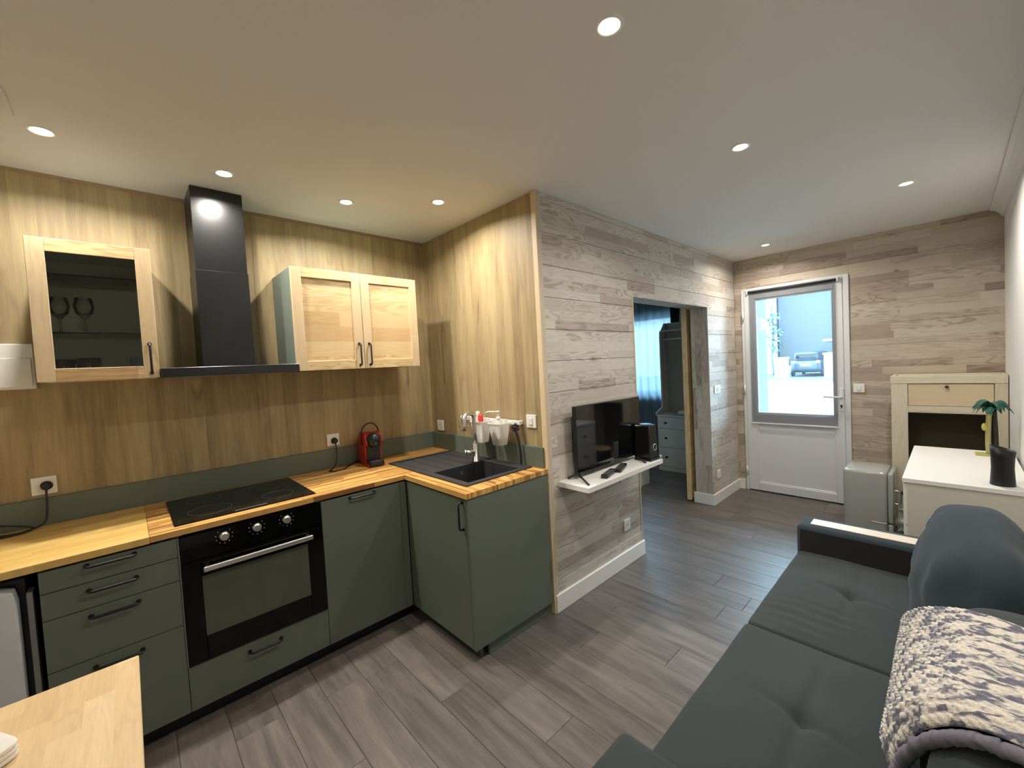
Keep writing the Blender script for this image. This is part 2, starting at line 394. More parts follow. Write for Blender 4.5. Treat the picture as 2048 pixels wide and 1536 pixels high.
# television wall: core in pieces round the opening, boards in front
wt = struct('wall_television', B().box(0.012, OX0, TY+.012, JY, 0, H).box(OX0, OX1, TY+.012, JY, OZ, H).box(OX1, DX, TY+.012, JY, 0, H), m_white, 'whitewashed pine plank wall behind the television')
rows = [H]; z = 2.542
while z > .1: rows.append(z); z -= .1962
rows.append(0.0)
for i in range(len(rows)-1):
    z1, z0 = rows[i]-.0012, rows[i+1]+.0012
    spans = []
    if z0 >= OZ: spans = [(.036, 1.30+.9*random.random(), z0, z1), (None, 3.249, z0, z1)]; spans[1] = (spans[0][1]+.001, 3.249, z0, z1)
    elif z1 > OZ:
        spans = [(.036, OX0, z0, z1), (OX0+.0006, OX1-.0006, OZ, z1), (OX1, 3.249, z0, z1)]
    else: spans = [(.036, OX0-.012, z0, z1), (OX1+.004, 3.249, z0, z1)]
    for a, b, c, d in spans: obj('plank', B().box(a, b, TY, TY+.012, c, d, .0022), m_tvwall, wt)
# opening lining
obj('jamb_board', B().box(OX1-.001, OX1+.003, TY, JY, 0, OZ, .0005), m_jamb, wt)
obj('head_board', B().box(OX0, OX1, TY, JY, OZ-.004, OZ, .0005), m_tvwall, wt)
obj('jamb_board', B().box(OX0-.003, OX0+.001, TY, JY, 0, OZ, .0005), m_jamb, wt)
m_strip = plain('pale_wood_strip', srgb(216, 196, 160), .5); m_strip2 = plain('grey_washed_strip', srgb(196, 184, 168), .55)
t1 = struct('trim_1', B().box(-.009, .004, TY-.009, TY+.030, 0, H, .002), m_strip, 'pale wood corner strip between sink wall and television wall', cat='trim')
t2 = struct('trim_2', B().box(.0045, .034, TY-.008, TY+.004, 0, H, .002), m_strip2, 'greyed wood edge strip beside the plank wall', cat='trim')
t3 = struct('trim_3', B().box(OX0-.012, OX0+.001, TY-.004, TY+.006, .112, OZ, .0015), m_strip, 'thin pale strip on the left edge of the bedroom opening', cat='trim')
# baseboards
BH = .112
def bb(name, b, lab): return struct(name, b, m_trim, lab, cat='baseboard')
bb('baseboard_television', B().box(.006, OX0+.014, TY-.015, TY, 0, BH, .003).box(OX0, OX0+.014, TY-.002, JY, 0, BH, .003), 'white baseboard under the television shelf')
bb('baseboard_opening', B().box(OX1-.014, DX-.001, TY-.015, TY, 0, BH, .003).box(OX1-.014, OX1, TY-.002, JY+.02, 0, BH, .003), 'white baseboard between bedroom opening and entrance door')
bb('baseboard_entrance', B().box(DX-.016, DX, -1.338, TY-.015, 0, BH, .003), 'short white baseboard left of the entrance door')
bb('baseboard_corner', B().box(DX-.016, DX, RY, -2.292, 0, BH, .003), 'white baseboard right of the entrance door')
bb('baseboard_right', B().box(LX, DX-.016, RY, RY+.015, 0, BH, .003), 'white baseboard along the sofa wall')
# cornice on the right wall
prof = [(RY, H-.001), (RY+.075, H-.001), (RY+.075, H-.012), (RY+.055, H-.018), (RY+.035, H-.035), (RY+.018, H-.06), (RY+.012, H-.075), (RY, H-.075)]
struct('trim_4', B().prism(prof, 'x', LX, DX-.014), m_ceil, 'white moulded cornice along the sofa wall', cat='trim')
# entrance wall
DY0, DY1, DZ = -1.346, -2.289, 2.255
wd = struct('wall_entrance', B().box(DX+.012, DX+.2, DY0, -1.10, 0, H).box(DX+.012, DX+.2, RY-.1, DY1, 0, H).box(DX+.012, DX+.2, DY1, DY0, DZ, H), m_white, 'limed pine plank wall round the entrance door')
for i in range(len(rows)-1):
    z1, z0 = rows[i]-.0005, rows[i+1]+.0005
    if i == 0: z1 = H
    if z0 >= DZ: sp = [(-2.05-.4*random.random(), TY+.001, z0, z1)]; sp.append((RY, sp[0][0]-.0008, z0, z1))
    elif z1 > DZ: sp = [(DY0+.0005, TY+.001, z0, z1), (DY1, DY0, DZ, z1), (RY, DY1-.0005, z0, z1)]
    else: sp = [(DY0+.002, TY+.001, z0, z1), (RY, DY1-.002, z0, z1)]
    for a, b, c, d in sp: obj('plank', B().box(DX, DX+.012, a, b, c, d, .0008), m_doorwall, wd)

# entrance door
d1 = struct('door_1', B().box(DX-.012, DX+.06, DY0-.028, DY0, 0, DZ, .003).box(DX-.012, DX+.06, DY1, DY1+.045, 0, DZ, .003).box(DX-.012, DX+.06, DY1+.045, DY0-.028, DZ-.025, DZ, .003).box(DX+.03, DX+.2, DY1, DY0, -.01, .012, .003), m_pvc, 'white half-glazed entrance door with grey screen blind', cat='door')
LY0, LY1, LZ = -1.376, -2.242, 2.228
lx0, lx1 = DX-.016, DX+.045
obj('leaf_stile', B().box(lx0, lx1, LY0-.098, LY0, .012, LZ, .004), m_pvc, d1); obj('leaf_stile', B().box(lx0, lx1, LY1, LY1+.072, .012, LZ, .004), m_pvc, d1)
obj('leaf_rail', B().box(lx0, lx1, LY1+.072, LY0-.098, 2.13, LZ, .004), m_pvc, d1); obj('leaf_rail', B().box(lx0, lx1, LY1+.072, LY0-.098, .77, .872, .004), m_pvc, d1)
obj('leaf_rail', B().box(lx0, lx1, LY1+.072, LY0-.098, .012, .10, .004), m_pvc, d1)
obj('lower_panel', B().box(lx0+.014, lx1-.014, LY1+.072, LY0-.098, .10, .77), m_pvc, d1)
gb = B()
for a, b, c, d in ((LY1+.072, LY1+.088, .872, 2.13), (LY0-.114, LY0-.098, .872, 2.13), (LY1+.088, LY0-.114, .872, .888), (LY1+.088, LY0-.114, 2.114, 2.13)): gb.box(lx0+.008, lx1-.008, a, b, c, d, .003)
obj('glazing_bead', gb, m_pvc, d1)
pb = B()
for a, b, c, d in ((LY1+.072, LY1+.084, .10, .77), (LY0-.110, LY0-.098, .10, .77), (LY1+.084, LY0-.110, .10, .112), (LY1+.084, LY0-.110, .758, .77)): pb.box(lx0+.004, lx0+.016, a, b, c, d, .003)
obj('panel_bead', pb, m_pvc, d1)
obj('pane', B().box(DX+.012, DX+.016, LY1+.08, LY0-.106, .88, 2.12), m_glass, d1)
hd = obj('handle_plate', B().box(lx0-.010, lx0, -2.236, -2.202, .93, 1.155, .004), m_pvc, d1)
obj('lever', B().tube(smooth_path([(lx0-.008, -2.219, 1.07), (lx0-.045, -2.219, 1.07), (lx0-.055, -2.205, 1.07), (lx0-.056, -2.16, 1.073), (lx0-.054, -2.085, 1.077)], 5), .010, 10), m_pvc, hd)
obj('key_cylinder', B().cyl((lx0-.014, -2.219, .985), (lx0-.008, -2.219, .985), .010).box(lx0-.016, lx0-.008, -2.224, -2.214, .962, .985), m_blackpl, hd)
for zz in (.22, 1.14, 1.95): obj('hinge', B().cyl((lx0-.008, LY0+.012, zz-.05), (lx0-.008, LY0+.012, zz+.05), .010, n=12), m_pvc, d1)

# bedroom shell
struct('wall_partition', B().box(.0, .12, .14, 2.0, 0, H), m_white, 'bedroom side wall behind the kitchen')
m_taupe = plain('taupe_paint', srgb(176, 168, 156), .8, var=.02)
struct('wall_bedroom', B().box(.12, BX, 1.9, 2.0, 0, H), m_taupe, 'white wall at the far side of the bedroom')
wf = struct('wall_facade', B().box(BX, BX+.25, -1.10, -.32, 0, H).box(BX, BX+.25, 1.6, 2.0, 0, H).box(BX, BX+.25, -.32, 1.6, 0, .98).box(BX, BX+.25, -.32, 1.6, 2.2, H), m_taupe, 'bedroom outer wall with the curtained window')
struct('wall_porch', B().box(DX+.2, 4.31, -1.30, -1.10, -.05, H+.3), plain('grey_render', srgb(72, 74, 76), .9, var=.05, scale=60), 'grey rendered side wall of the porch outside the entrance door')
wb = B()
for y0, y1, z0, z1 in ((-.32, -.26, .98, 2.2), (1.54, 1.6, .98, 2.2), (-.26, 1.54, .98, 1.05), (-.26, 1.54, 2.13, 2.2), (.61, .67, 1.05, 2.13)): wb.box(BX+.08, BX+.15, y0, y1, z0, z1, .004)
w1 = struct('window_1', wb, m_pvc, 'bedroom window behind the curtain, with an unseen bare half added for light', cat='window')
obj('pane', B().box(BX+.11, BX+.114, -.26, .61, 1.05, 2.13), m_glass, w1); obj('pane', B().box(BX+.11, BX+.114, .67, 1.54, 1.05, 2.13), m_glass, w1)  # second pane, mostly past the curtain and out of view, added to brighten the bedroom
# sliding door of the bedroom, tucked behind the wall
d2 = struct('door_2', B().box(2.485, 3.20, JY+.050, JY+.088, .015, 2.06, .003), m_pine, 'pine sliding door pushed behind the plank wall', cat='door')
obj('edge_batten', B().box(2.465, 2.488, JY+.046, JY+.092, .015, 2.06, .003), m_pine, d2)

# ================================================================ LAMPS
def downlight(x, y, label):
    t = thing('recessed_spotlight', label, 'spotlight', (x, y, H), 0, 'recessed ceiling spots')
    b = B(); n = 28
    prof = [(.030, .002), (.030, -.001), (.036, -.004), (.043, -.004), (.046, 0.0)]
    b.lathe(prof, (x, y, H), n, (False, False)); obj('ring', b, m_trim, t)
    obj('bulb', B().lathe([(.0305, -.0005), (.022, -.0022), (.008, -.003)], (x, y, H), n, (True, True)), m_lampglow, t)
    ld = bpy.data.lights.new('spot_light', 'AREA'); ld.shape = 'DISK'; ld.size = .056; ld.spread = math.radians(158); ld.energy = LAMP_W; ld.color = LAMP_COL
    lo = bpy.data.objects.new('spot_light', ld); COL.objects.link(lo); lo.parent = t; lo.location = (0, 0, -.006)
    return t
downlight(-.683, -2.245, 'bright recessed ceiling spot nearest the top edge, above the sofa side')
downlight(.48, -2.244, 'recessed ceiling spot in mid ceiling, between the brightest spot and the entrance')
downlight(1.893, -2.767, 'recessed ceiling spot furthest right, near the white sofa wall')
downlight(2.749, -1.735, 'small far recessed ceiling spot just inside the entrance door')
downlight(-2.026, -.485, 'recessed ceiling spot furthest left, above the glass-front cabinet')
downlight(-1.419, -.484, 'recessed ceiling spot just in front of the black hood chimney')
downlight(-.809, -.48, 'recessed ceiling spot above the two-door wooden wall cabinet')
downlight(-.364, -.797, 'recessed ceiling spot above the kitchen sink')
# ceiling outlet at the left edge of the picture
cv = thing('ceiling_vent', 'pale square ceiling vent at the far left above the kitchen', 'vent', (-2.19, -.67, H))
obj('plate', B().box(-2.28, -2.085, -.77, -.575, H-.012, H, .004), m_ceil, cv)
obj('cone', B().lathe([(.075, -.012), (.07, -.03), (.055, -.038), (.02, -.04)], (-2.185, -.70, H), 28, (False, True)), m_grey, cv)

# ================================================================ KITCHEN
FY, ZT = -.641, .88          # plane of the fronts, underside of worktop
def bar_handle(p0, p1, out, parent, name='handle', r=.0055):
    """bow handle with round feet between p0 and p1, standing off along out"""
    p0, p1, out = Vector(p0), Vector(p1), Vector(out); d = (p1-p0).normalized()
    pts = [p0, p0+out*.6, p0+out*.92+d*.004, p0+out+d*.014, p1+out-d*.014, p1+out*.92-d*.004, p1+out*.6, p1]
    b = B().tube(pts, r, 8); o = out.normalized()
    b.cyl(p0, p0+o*.004, r*1.6, n=10); b.cyl(p1, p1+o*.004, r*1.6, n=10)
    return obj(name, b, m_black, parent)
def carcass(root, x0, x1, y0, y1, z0, z1, mat, t=.016, front=True, shelf=()):
    """open box: sides, bottom, back (front open towards -y)"""
    obj('side_panel', B().box(x0, x0+t, y0, y1, z0, z1), mat, root); obj('side_panel', B().box(x1-t, x1, y0, y1, z0, z1), mat, root)
    obj('bottom_panel', B().box(x0+t, x1-t, y0, y1, z0, z0+t), mat, root); obj('back_panel', B().box(x0+t, x1-t, y1-.006, y1, z0+t, z1), mat, root)
# drawer unit
c1 = thing('drawer_cabinet', 'narrow sage green base cabinet with four drawers beside the oven', 'cabinet', (-1.93, -.3, 0))
carcass(c1, -2.132, -1.7275, -.62, -.03, .08, ZT-.002, m_sage_in)
for z0, z1, hz in ((.7855, .868, .8515), (.6825, .7825, .7525), (.4815, .6795, .649), (.082, .4785, .4435)):
    dr = obj('drawer_front', B().box(-2.131, -1.7285, FY, FY+.018, z0, z1, .0012), m_sage, c1)
    bar_handle((-2.005, FY, hz), (-1.866, FY, hz), (0, -.028, 0), dr)
# oven cabinet
c2 = thing('oven_cabinet', 'sage green cabinet housing the oven, with one drawer below', 'cabinet', (-1.427, -.3, 0))
carcass(c2, -1.727, -1.1265, -.62, -.03, .08, ZT-.002, m_sage_in)
dr = obj('drawer_front', B().box(-1.7265, -1.1275, FY, FY+.018, .082, .2815, .0012), m_sage, c2)
bar_handle((-1.494, FY, .238), (-1.359, FY, .238), (0, -.028, 0), dr)
obj('edge_trim', B().box(-1.7275, -1.7235, FY-.004, FY+.018, .2835, .868, .001), m_grey, c2)
# dishwasher-width cabinet and corner filler
c3 = thing('base_cabinet', 'plain sage green base cabinet right of the oven with top handle', 'cabinet', (-.89, -.3, 0))
carcass(c3, -1.126, -.664, -.62, -.03, .08, ZT-.002, m_sage_in)
dr = obj('door', B().box(-1.1255, -.6645, FY, FY+.018, .082, .868, .0012), m_sage, c3)
bar_handle((-.968, FY, .851), (-.827, FY, .851), (0, -.028, 0), dr)
obj('corner_filler', B().box(-.663, -.622, FY, FY+.018, .082, .868, .001), m_sage, c3)
# sink cabinet (return)
SX = -.618
c4 = thing('sink_cabinet', 'sage green sink cabinet at the end of the counter with broad side panel', 'cabinet', (-.3, -.95, 0))
dr = obj('door', B().box(SX, SX+.018, -1.2525, -.682, .082, .868, .0012), m_sage, c4)
bar_handle((SX, -1.228, .853), (SX, -1.228, .713), (-.028, 0, 0), dr)
obj('corner_filler', B().box(SX, SX+.018, -.681, -.642, .082, .868, .001), m_sage, c4)
obj('end_panel', B().box(SX, -.012, TY, TY+.018, .078, ZT-.001, .0012), m_sage, c4)
obj('bottom_panel', B().box(SX+.02, -.01, TY+.02, -.66, .08, .096), m_sage_in, c4)
obj('back_panel', B().box(-.02, -.005, TY+.02, -.03, .08, ZT-.002), m_sage_in, c4)
# plinths
pl = tag(obj('plinth', B().box(-2.13, -.57, -.58, -.564, 0, .08, .001), m_black), 'recessed plinth under the main run of cabinets, its shadow painted as black', 'plinth')  # black colour stands in for the toe-kick shadow
pl2 = thing('plinth', 'sage green plinth under the end panel of the sink cabinet', 'plinth', (-.3, -1.24, 0))
obj('end_board', B().box(-.512, -.012, -1.252, -1.236, 0, .078, .001), m_sage, pl2); obj('front_board', B().box(-.552, -.536, -1.225, -.582, 0, .078, .001), m_sage, pl2)
# worktop
wt_ = thing('worktop', 'L-shaped wooden worktop with fine light and dark strips', 'worktop', (-1, -.3, .88))
obj('main_slab', B().box(-1.8155, -.0, -.651, -.0205, .88, .908, .0015), m_workx, wt_)
rs = B()                       # return with the sink cut-out
SH = (-.535, -.07, -1.155, -.7)
rs.box(-.63, SH[0], -1.2785, -.6515, .88, .908).box(SH[1], .012, -1.2785, -.6515, .88, .908).box(SH[0], SH[1], -1.2785, SH[2], .88, .908).box(SH[0], SH[1], SH[3], -.6515, .88, .908)
bmesh.ops.remove_doubles(rs.bm, verts=rs.bm.verts, dist=1e-5)
obj('return_slab', rs, m_worky, wt_)
tag(obj('worktop_extension', B().box(LX+.01, -1.8165, -.653, -.0205, .8785, .908, .0015), m_workl), 'yellower wooden worktop slab at the left end of the counter', 'worktop')
us = thing('upstand', 'sage green upstand strip along the back of the worktop', 'upstand', (-1, 0, .908))
obj('back_strip', B().box(LX+.01, -.0, -.02, -.0005, .908, 1.036, .001), m_sage, us); obj('side_strip', B().box(-.02, -.0005, TY+.018, -.0205, .908, 1.036, .001), m_sage, us)

# hob
hb = thing('induction_hob', 'black glass induction hob set in the worktop', 'hob', (-1.43, -.33, .908))
obj('glass_plate', B().box(-1.731, -1.131, -.596, -.069, .9082, .9135, .002), m_blackgl, hb)
m_ring = plain('hob_marking', (.07, .06, .055, 1), .3)
for x, y, r in ((-1.58, -.44, .09), (-1.28, -.44, .075), (-1.58, -.2, .075), (-1.28, -.2, .09)):
    obj('zone_ring', B().tube(arc((x, y, .9136), r, 0, 2*PI*39/40, 39, 'z'), .0008, 4, True), m_ring, hb)
obj('touch_panel', B().box(-1.50, -1.36, -.585, -.565, .9134, .9138), m_ring, hb)

# oven
ov = thing('oven', 'black built-in oven with chrome bar handle and three knobs', 'oven', (-1.427, -.3, .284))
obj('body', B().box(-1.705, -1.148, FY+.02, -.05, .296, .868).box(-1.6, -1.25, -.3, -.1, .86, .866), m_blackpl, ov)
obj('control_panel', B().box(-1.7225, -1.129, FY-.006, FY+.02, .748, .868, .002), m_blackgl, ov)
od = B(); gx0, gx1, gz0, gz1 = -1.652, -1.206, .398, .672
od.box(-1.7225, gx0, FY-.008, FY+.02, .286, .745, .002).box(gx1, -1.129, FY-.008, FY+.02, .286, .745, .002).box(gx0, gx1, FY-.008, FY+.02, .286, gz0, .002).box(gx0, gx1, FY-.008, FY+.02, gz1, .745, .002)
odo = obj('door', od, m_blackgl, ov)
m_ovglass = NT('oven_window_glass').out((.075, .088, .062, 1), .07, 0)
obj('window', B().box(gx0, gx1, FY-.007, FY-.003, gz0, gz1), m_ovglass, odo)
m_ovl = plain('oven_window_outline', (.06, .07, .055, 1), .2)
ob = B().tube([(-1.63, FY-.028, .715), (-1.20, FY-.028, .715)], .0, 4) if False else B()
ob.box(-1.648, -1.186, FY-.046, FY-.032, .700, .722, .004, 2).box(-1.64, -1.622, FY-.034, FY-.006, .703, .719, .002).box(-1.212, -1.194, FY-.034, FY-.006, .703, .719, .002)
obj('handle', ob, plain('polished_chrome', (.85, .84, .80, 1), .28, 1.0, var=0), odo)
for i, x in enumerate((-1.559, -1.427, -1.296)):
    kn = obj('knob', B().lathe([(.021, 0), (.021, .004), (.0185, .006), (.017, .02), (.014, .022)], (0, 0, 0), 24), m_chrome, ov, local=True)
    kn.rotation_euler = (PI/2, 0, 0); kn.location = (x+1.427, FY-.006+.3, .828-.284)
    nb = B()
    for j in range(9):
        a = PI*(.75 + 1.5*(j/8)) ; nb.box(x+.033*math.cos(a+PI)-.0015, x+.033*math.cos(a+PI)+.0015, FY-.0068, FY-.0058, .828-.033*math.sin(a+PI)-.0015, .828-.033*math.sin(a+PI)+.0015)
    o = obj('dial_marks', nb, m_plast, ov); o['kind'] = 'stuff'
for zz in (.64, .50): obj('rack_rail', B().tube([(gx0+.01, FY-.0015, zz), (gx1-.01, FY-.0015, zz)], .0018, 6), m_chrome, ov)

# under-counter fridge
fr = thing('fridge', 'white under-counter fridge at the left end of the kitchen', 'fridge', (-2.46, -.3, 0))
obj('body', B().box(-2.725, -2.168, -.575, -.04, .02, .85, .004), m_blackpl, fr)
obj('door', B().soft(-2.73, -2.186, FY-.005, -.58, .05, .835, 22, 10), plain('fridge_enamel', srgb(206, 208, 210), .3, var=.02), fr)
obj('hinge_strip', B().box(-2.166, -2.150, -.62, -.56, .05, .80, .002), m_grey, fr)

# sink
sk = thing('sink', 'graphite composite sink with ribbed drainer set in the worktop', 'sink', (-.3, -.73, .908))
def sink_mesh():
    b = B(); X0, X1, Y0, Y1 = -.552, -.042, -1.176, -.288; zt = .9165
    bx0, bx1, by0, by1 = -.508, -.122, -1.14, -.79; zb = .735
    dx0, dx1, dy0, dy1 = -.525, -.14, -.775, -.315
    # rim frame pieces
    for a in ((X0, bx0, Y0, Y1), (bx1, X1, Y0, Y1), (bx0, bx1, Y0, by0), (bx0, bx1, by1, dy0), (bx0, bx1, dy1, Y1)): b.box(a[0], a[1], a[2], a[3], .9083, zt)
    b.box(bx0, bx1, dy0, dy1, .9083, .9125)
    return b, (bx0, bx1, by0, by1, zb, zt), (dy0, dy1)
b, (bx0, bx1, by0, by1, zb, zt), (dy0, dy1) = sink_mesh()
obj('rim', b, m_comp, sk)
bw = B()
ti = .02
def bowl(u, v): pass
for a in ((bx0-.006, bx0, by0-.006, by1+.006), (bx1, bx1+.006, by0-.006, by1+.006), (bx0, bx1, by0-.006, by0), (bx0, bx1, by1, by1+.006)): bw.box(a[0], a[1], a[2], a[3], zb, .9085)
bw.box(bx0-.006, bx1+.006, by0-.006, by1+.006, zb-.006, zb)
obj('bowl', bw, m_comp, sk)
obj('drain', B().lathe([(.045, 0), (.043, .003), (.034, .002), (.012, .0005)], (-.315, -.965, zb), 24), m_chrome, sk)
obj('overflow', B().cyl((-.50775, -.88, .85), (-.5035, -.88, .85), .016, n=20), m_chrome, sk)
of = obj('overflow', B().cyl((-.30, by1-.0005, .868), (-.30, by1-.004, .868), .015, n=20), m_chrome, sk)
for i in range(5):
    x = -.50 + i*.09; obj('drainer_rib', B().box(x, x+.05, dy0+.006, dy1-.03, .9125, .9150, .001), m_comp, sk)

# mixer tap
fx, fy_ = -.160, -.768
tp = thing('kitchen_tap', 'brushed steel single-lever kitchen tap behind the sink', 'tap', (fx, fy_, .9165))
obj('body', B().lathe([(.026, 0), (.026, .004), (.0225, .006), (.0225, .118), (.021, .12)], (fx, fy_, .9165), 24), m_chrome, tp)
dxn, dyn = -.83, -.30     # direction the spout reaches
L = math.hypot(dxn, dyn); dxn /= L; dyn /= L
path = [Vector((fx, fy_, 1.03)), Vector((fx, fy_, 1.12)), Vector((fx, fy_, 1.205))]
dv = Vector((dxn, dyn, 0)); r1, r2 = .042, .045
for i in range(1, 9):
    a = PI/2*i/8; path.append(Vector((fx, fy_, 1.205)) + dv*r1*(1-math.cos(a)) + Vector((0, 0, r1*math.sin(a))))
q = path[-1] + dv*.035; path.append(q)
for i in range(1, 9):
    a = PI/2*.94*i/8; path.append(q + dv*r2*math.sin(a) - Vector((0, 0, r2*(1-math.cos(a)))))
path.append(path[-1] + dv*.004 + Vector((0, 0, -.03))); path.append(path[-1] + dv*.004 + Vector((0, 0, -.035)))
obj('spout', B().tube(path, .0138, 16), m_chrome, tp)
obj('lever', B().cyl((fx-.015, fy_+.0, .978), (fx-.075, fy_+.022, .985), .0165, n=18).cyl((fx-.065, fy_+.018, .984), (fx-.078, fy_+.023, .9855), .019, n=18), m_chrome, tp)

# extractor hood
hd_ = thing('cooker_hood', 'matte black chimney hood between the wall cabinets', 'hood', (-1.42, 0, 1.578))
obj('canopy', B().box(-1.722, -1.118, -.427, -.0, 1.578, 1.6215, .002), m_blackm, hd_)
obj('lower_duct', B().box(-1.5405, -1.3005, -.2495, -.0, 1.6215, 2.14, .0015), m_blackm, hd_); obj('upper_duct', B().box(-1.5375, -1.3035, -.2465, -.0, 2.14, H-.001, .0015), m_blackm, hd_)
obj('grease_filter', B().box(-1.66, -1.18, -.38, -.05, 1.574, 1.578), m_grey, hd_)

# wall cabinets
CZ0, CZ1, CD = 1.579, 2.18, -.37
def shaker(root, x0, x1, panel_mat, hx, name='door', glass=False, fw=.055):
    b = B(); y0, y1 = -.391, -.3715
    d = obj(name, B().box(x0, x0+fw, y0, y1, CZ0, CZ1, .0012).box(x1-fw, x1, y0, y1, CZ0, CZ1, .0012), m_ashv, root)
    obj('rail', B().box(x0+fw, x1-fw, y0, y1, CZ0, CZ0+fw, .0012), m_ashh, d); obj('rail', B().box(x0+fw, x1-fw, y0, y1, CZ1-fw, CZ1, .0012), m_ashh, d)
    if glass: obj('pane', B().box(x0+fw-.005, x1-fw+.005, y0+.009, y0+.013, CZ0+fw-.005, CZ1-fw+.005), m_smoke, d)
    else: obj('panel', B().box(x0+fw-.005, x1-fw+.005, y0+.009, y1-.001, CZ0+fw-.005, CZ1-fw+.005), panel_mat, d)
    bar_handle((hx, y0, 1.602), (hx, y0, 1.737), (0, -.026, 0), d, r=.005)
    return d
m_inner = plain('pale_cabinet_board', srgb(226, 230, 222), .6, var=.02)
wc1 = thing('glass_cabinet', 'ash framed wall cabinet with smoked glass door, left of the hood', 'cabinet', (-1.918, -.19, CZ0))
carcass(wc1, -2.109, -1.727, CD, -.0, CZ0, CZ1, m_inner); obj('top_panel', B().box(-2.093, -1.743, CD, -.006, CZ1-.016, CZ1), m_inner, wc1)
obj('cover_panel', B().box(-2.112, -2.1092, CD, 0, CZ0, CZ1), m_sage_in, wc1); obj('cover_panel', B().box(-1.7268, -1.724, CD, 0, CZ0, CZ1), m_sage_in, wc1)
shaker(wc1, -2.112, -1.724, None, -1.7525, glass=True)
obj('glass_shelf', B().box(-2.094, -1.742, -.33, -.01, 1.788, 1.794), m_glass, wc1); obj('glass_shelf', B().box(-2.094, -1.742, -.33, -.01, 2.04, 2.046), m_glass, wc1)
wc2 = thing('wall_cabinet', 'two-door ash wall cabinet with sage sides, right of the hood', 'cabinet', (-.72, -.19, CZ0))
carcass(wc2, -1.121, -.321, CD, -.0, CZ0, CZ1, m_sage_in); obj('top_panel', B().box(-1.105, -.337, CD, -.006, CZ1-.016, CZ1), m_sage_in, wc2)
shaker(wc2, -1.122, -.7195, m_ashh, -.749); shaker(wc2, -.7165, -.320, m_ashh, -.683)

# tumblers and glasses in the glass cabinet
def tumbler(x, y, z, r, h, mat, name, label, group=None):
    prof = [(r*.82, 0), (r*.9, .004), (r, h), (r-.003, h), (r*.86, .01), (.002, .008)]
    o = obj(name, B().lathe(prof, (0, 0, 0), 24, (True, True)), mat); o.location = (x, y, z)
    return tag(o, label, 'glass', group)
zb_ = CZ0+.0162
tumbler(-2.047, -.2, zb_, .040, .085, m_cup, 'drinking_tumbler', 'dark green tumbler at the left of the cabinet\'s bottom shelf', 'tumblers in the glass cabinet')
tumbler(-1.965, -.2, zb_, .044, .09, m_cup, 'drinking_tumbler', 'larger dark green tumbler, second from left on the bottom shelf', 'tumblers in the glass cabinet')
tumbler(-1.786, -.2, zb_, .038, .085, m_cupb, 'drinking_tumbler', 'light blue tumbler at the right of the bottom shelf', 'tumblers in the glass cabinet')
tumbler(-1.905, -.24, zb_, .034, .030, m_clear, 'glass_bowl', 'small clear glass bowl beside the larger green tumbler')
tumbler(-1.845, -.24, zb_, .034, .030, m_clear, 'glass_bowl', 'small clear glass bowl beside the blue tumbler')
def stem_glass(x, y, z, label):
    b = B().lathe([(.032, 0), (.030, .003), (.005, .006), (.004, .07), (.012, .08), (.030, .10), (.036, .13), (.030, .17), (.028, .17), (.034, .13), (.028, .102), (.002, .085)], (0, 0, 0), 24)
    o = obj('wine_glass', b, m_clear); o.location = (x, y, z); return tag(o, label, 'glass', 'wine glasses in the glass cabinet')
stem_glass(-2.045, -.18, 1.7942, 'clear stemmed glass at the left of the cabinet\'s glass shelf')
stem_glass(-1.965, -.2, 1.7942, 'clear stemmed glass second from left on the glass shelf')
# white box on the wall, left
fb = thing('wall_box', 'white flat box on the oak wall, partly behind the glass-front cabinet', 'wall box', (-2.27, 0, 1.66))
obj('cover', B().box(-2.42, -2.150, -.035, -.0, 1.556, 1.766, .004), m_plast, fb)
obj('hinged_lid', B().box(-2.41, -2.16, -.041, -.035, 1.566, 1.70, .002), m_plast, fb)

# ---- sockets, switches
def plate(name, label, c, n, kind, cat='socket', w=.083, h=.083):
    """c centre on the wall, n outward normal ('-y', '-x')"""
    ang = {'-y': 0, '-x': -PI/2}[n]
    t = thing(name, label, cat, c, ang)
    obj('plate', B().box(-w/2, w/2, -.011, 0, -h/2, h/2, .003, 2), m_plast, t, local=True)
    if kind == 'socket':
        o = obj('well', B().lathe([(.0215, 0), (.0215, .0012), (.019, .0012), (.018, -.006), (.002, -.006)], (0, 0, 0), 24), m_plast, t, local=True); o.rotation_euler = (PI/2, 0, 0); o.location = (0, -.0112, 0)
        for s in (-1, 1): obj('pin_hole', B().cyl((s*.0095, -.0122, 0), (s*.0095, -.0105, 0), .0027, n=10), m_blackpl, t, local=True)
        obj('earth_pin', B().cyl((0, -.017, .009), (0, -.010, .009), .0024, n=10), m_chrome, t, local=True)
    elif kind == 'switch':
        obj('rocker', B().box(-.016, .016, -.0165, -.010, -.024, .024, .005, 2), m_plast, t, local=True)
    elif kind == 'double':
        for s in (-1, 1): obj('rocker', B().box(s*.019-.011, s*.019+.011, -.0155, -.010, -.022, .022, .004, 2), m_grey if s < 2 and name == 'blind_switch' else m_plast, t, local=True)
    return t
plate('wall_socket', 'white wall socket with dark plug, above the left end of the worktop', (-2.160, 0, 1.094), '-y', 'plain')
plate('wall_socket', 'white wall socket with black plug, left of the red coffee machine', (-.817, 0, 1.096), '-y', 'plain')
plate('wall_socket', 'empty white wall socket near the corner left of the tap', (0, -.122, 1.094), '-x', 'socket')
plate('light_switch', 'white light switch on the oak wall above the sink end', (0, -1.154, 1.191), '-x', 'switch', 'switch')
plate('wall_socket', 'white wall socket on plank wall above baseboard, below the television shelf', (.838, TY, .305), '-y', 'socket')
plate('light_switch', 'white double switch on plank wall between opening and entrance door', (2.66, TY, 1.186), '-y', 'double', 'switch', .15, .085)
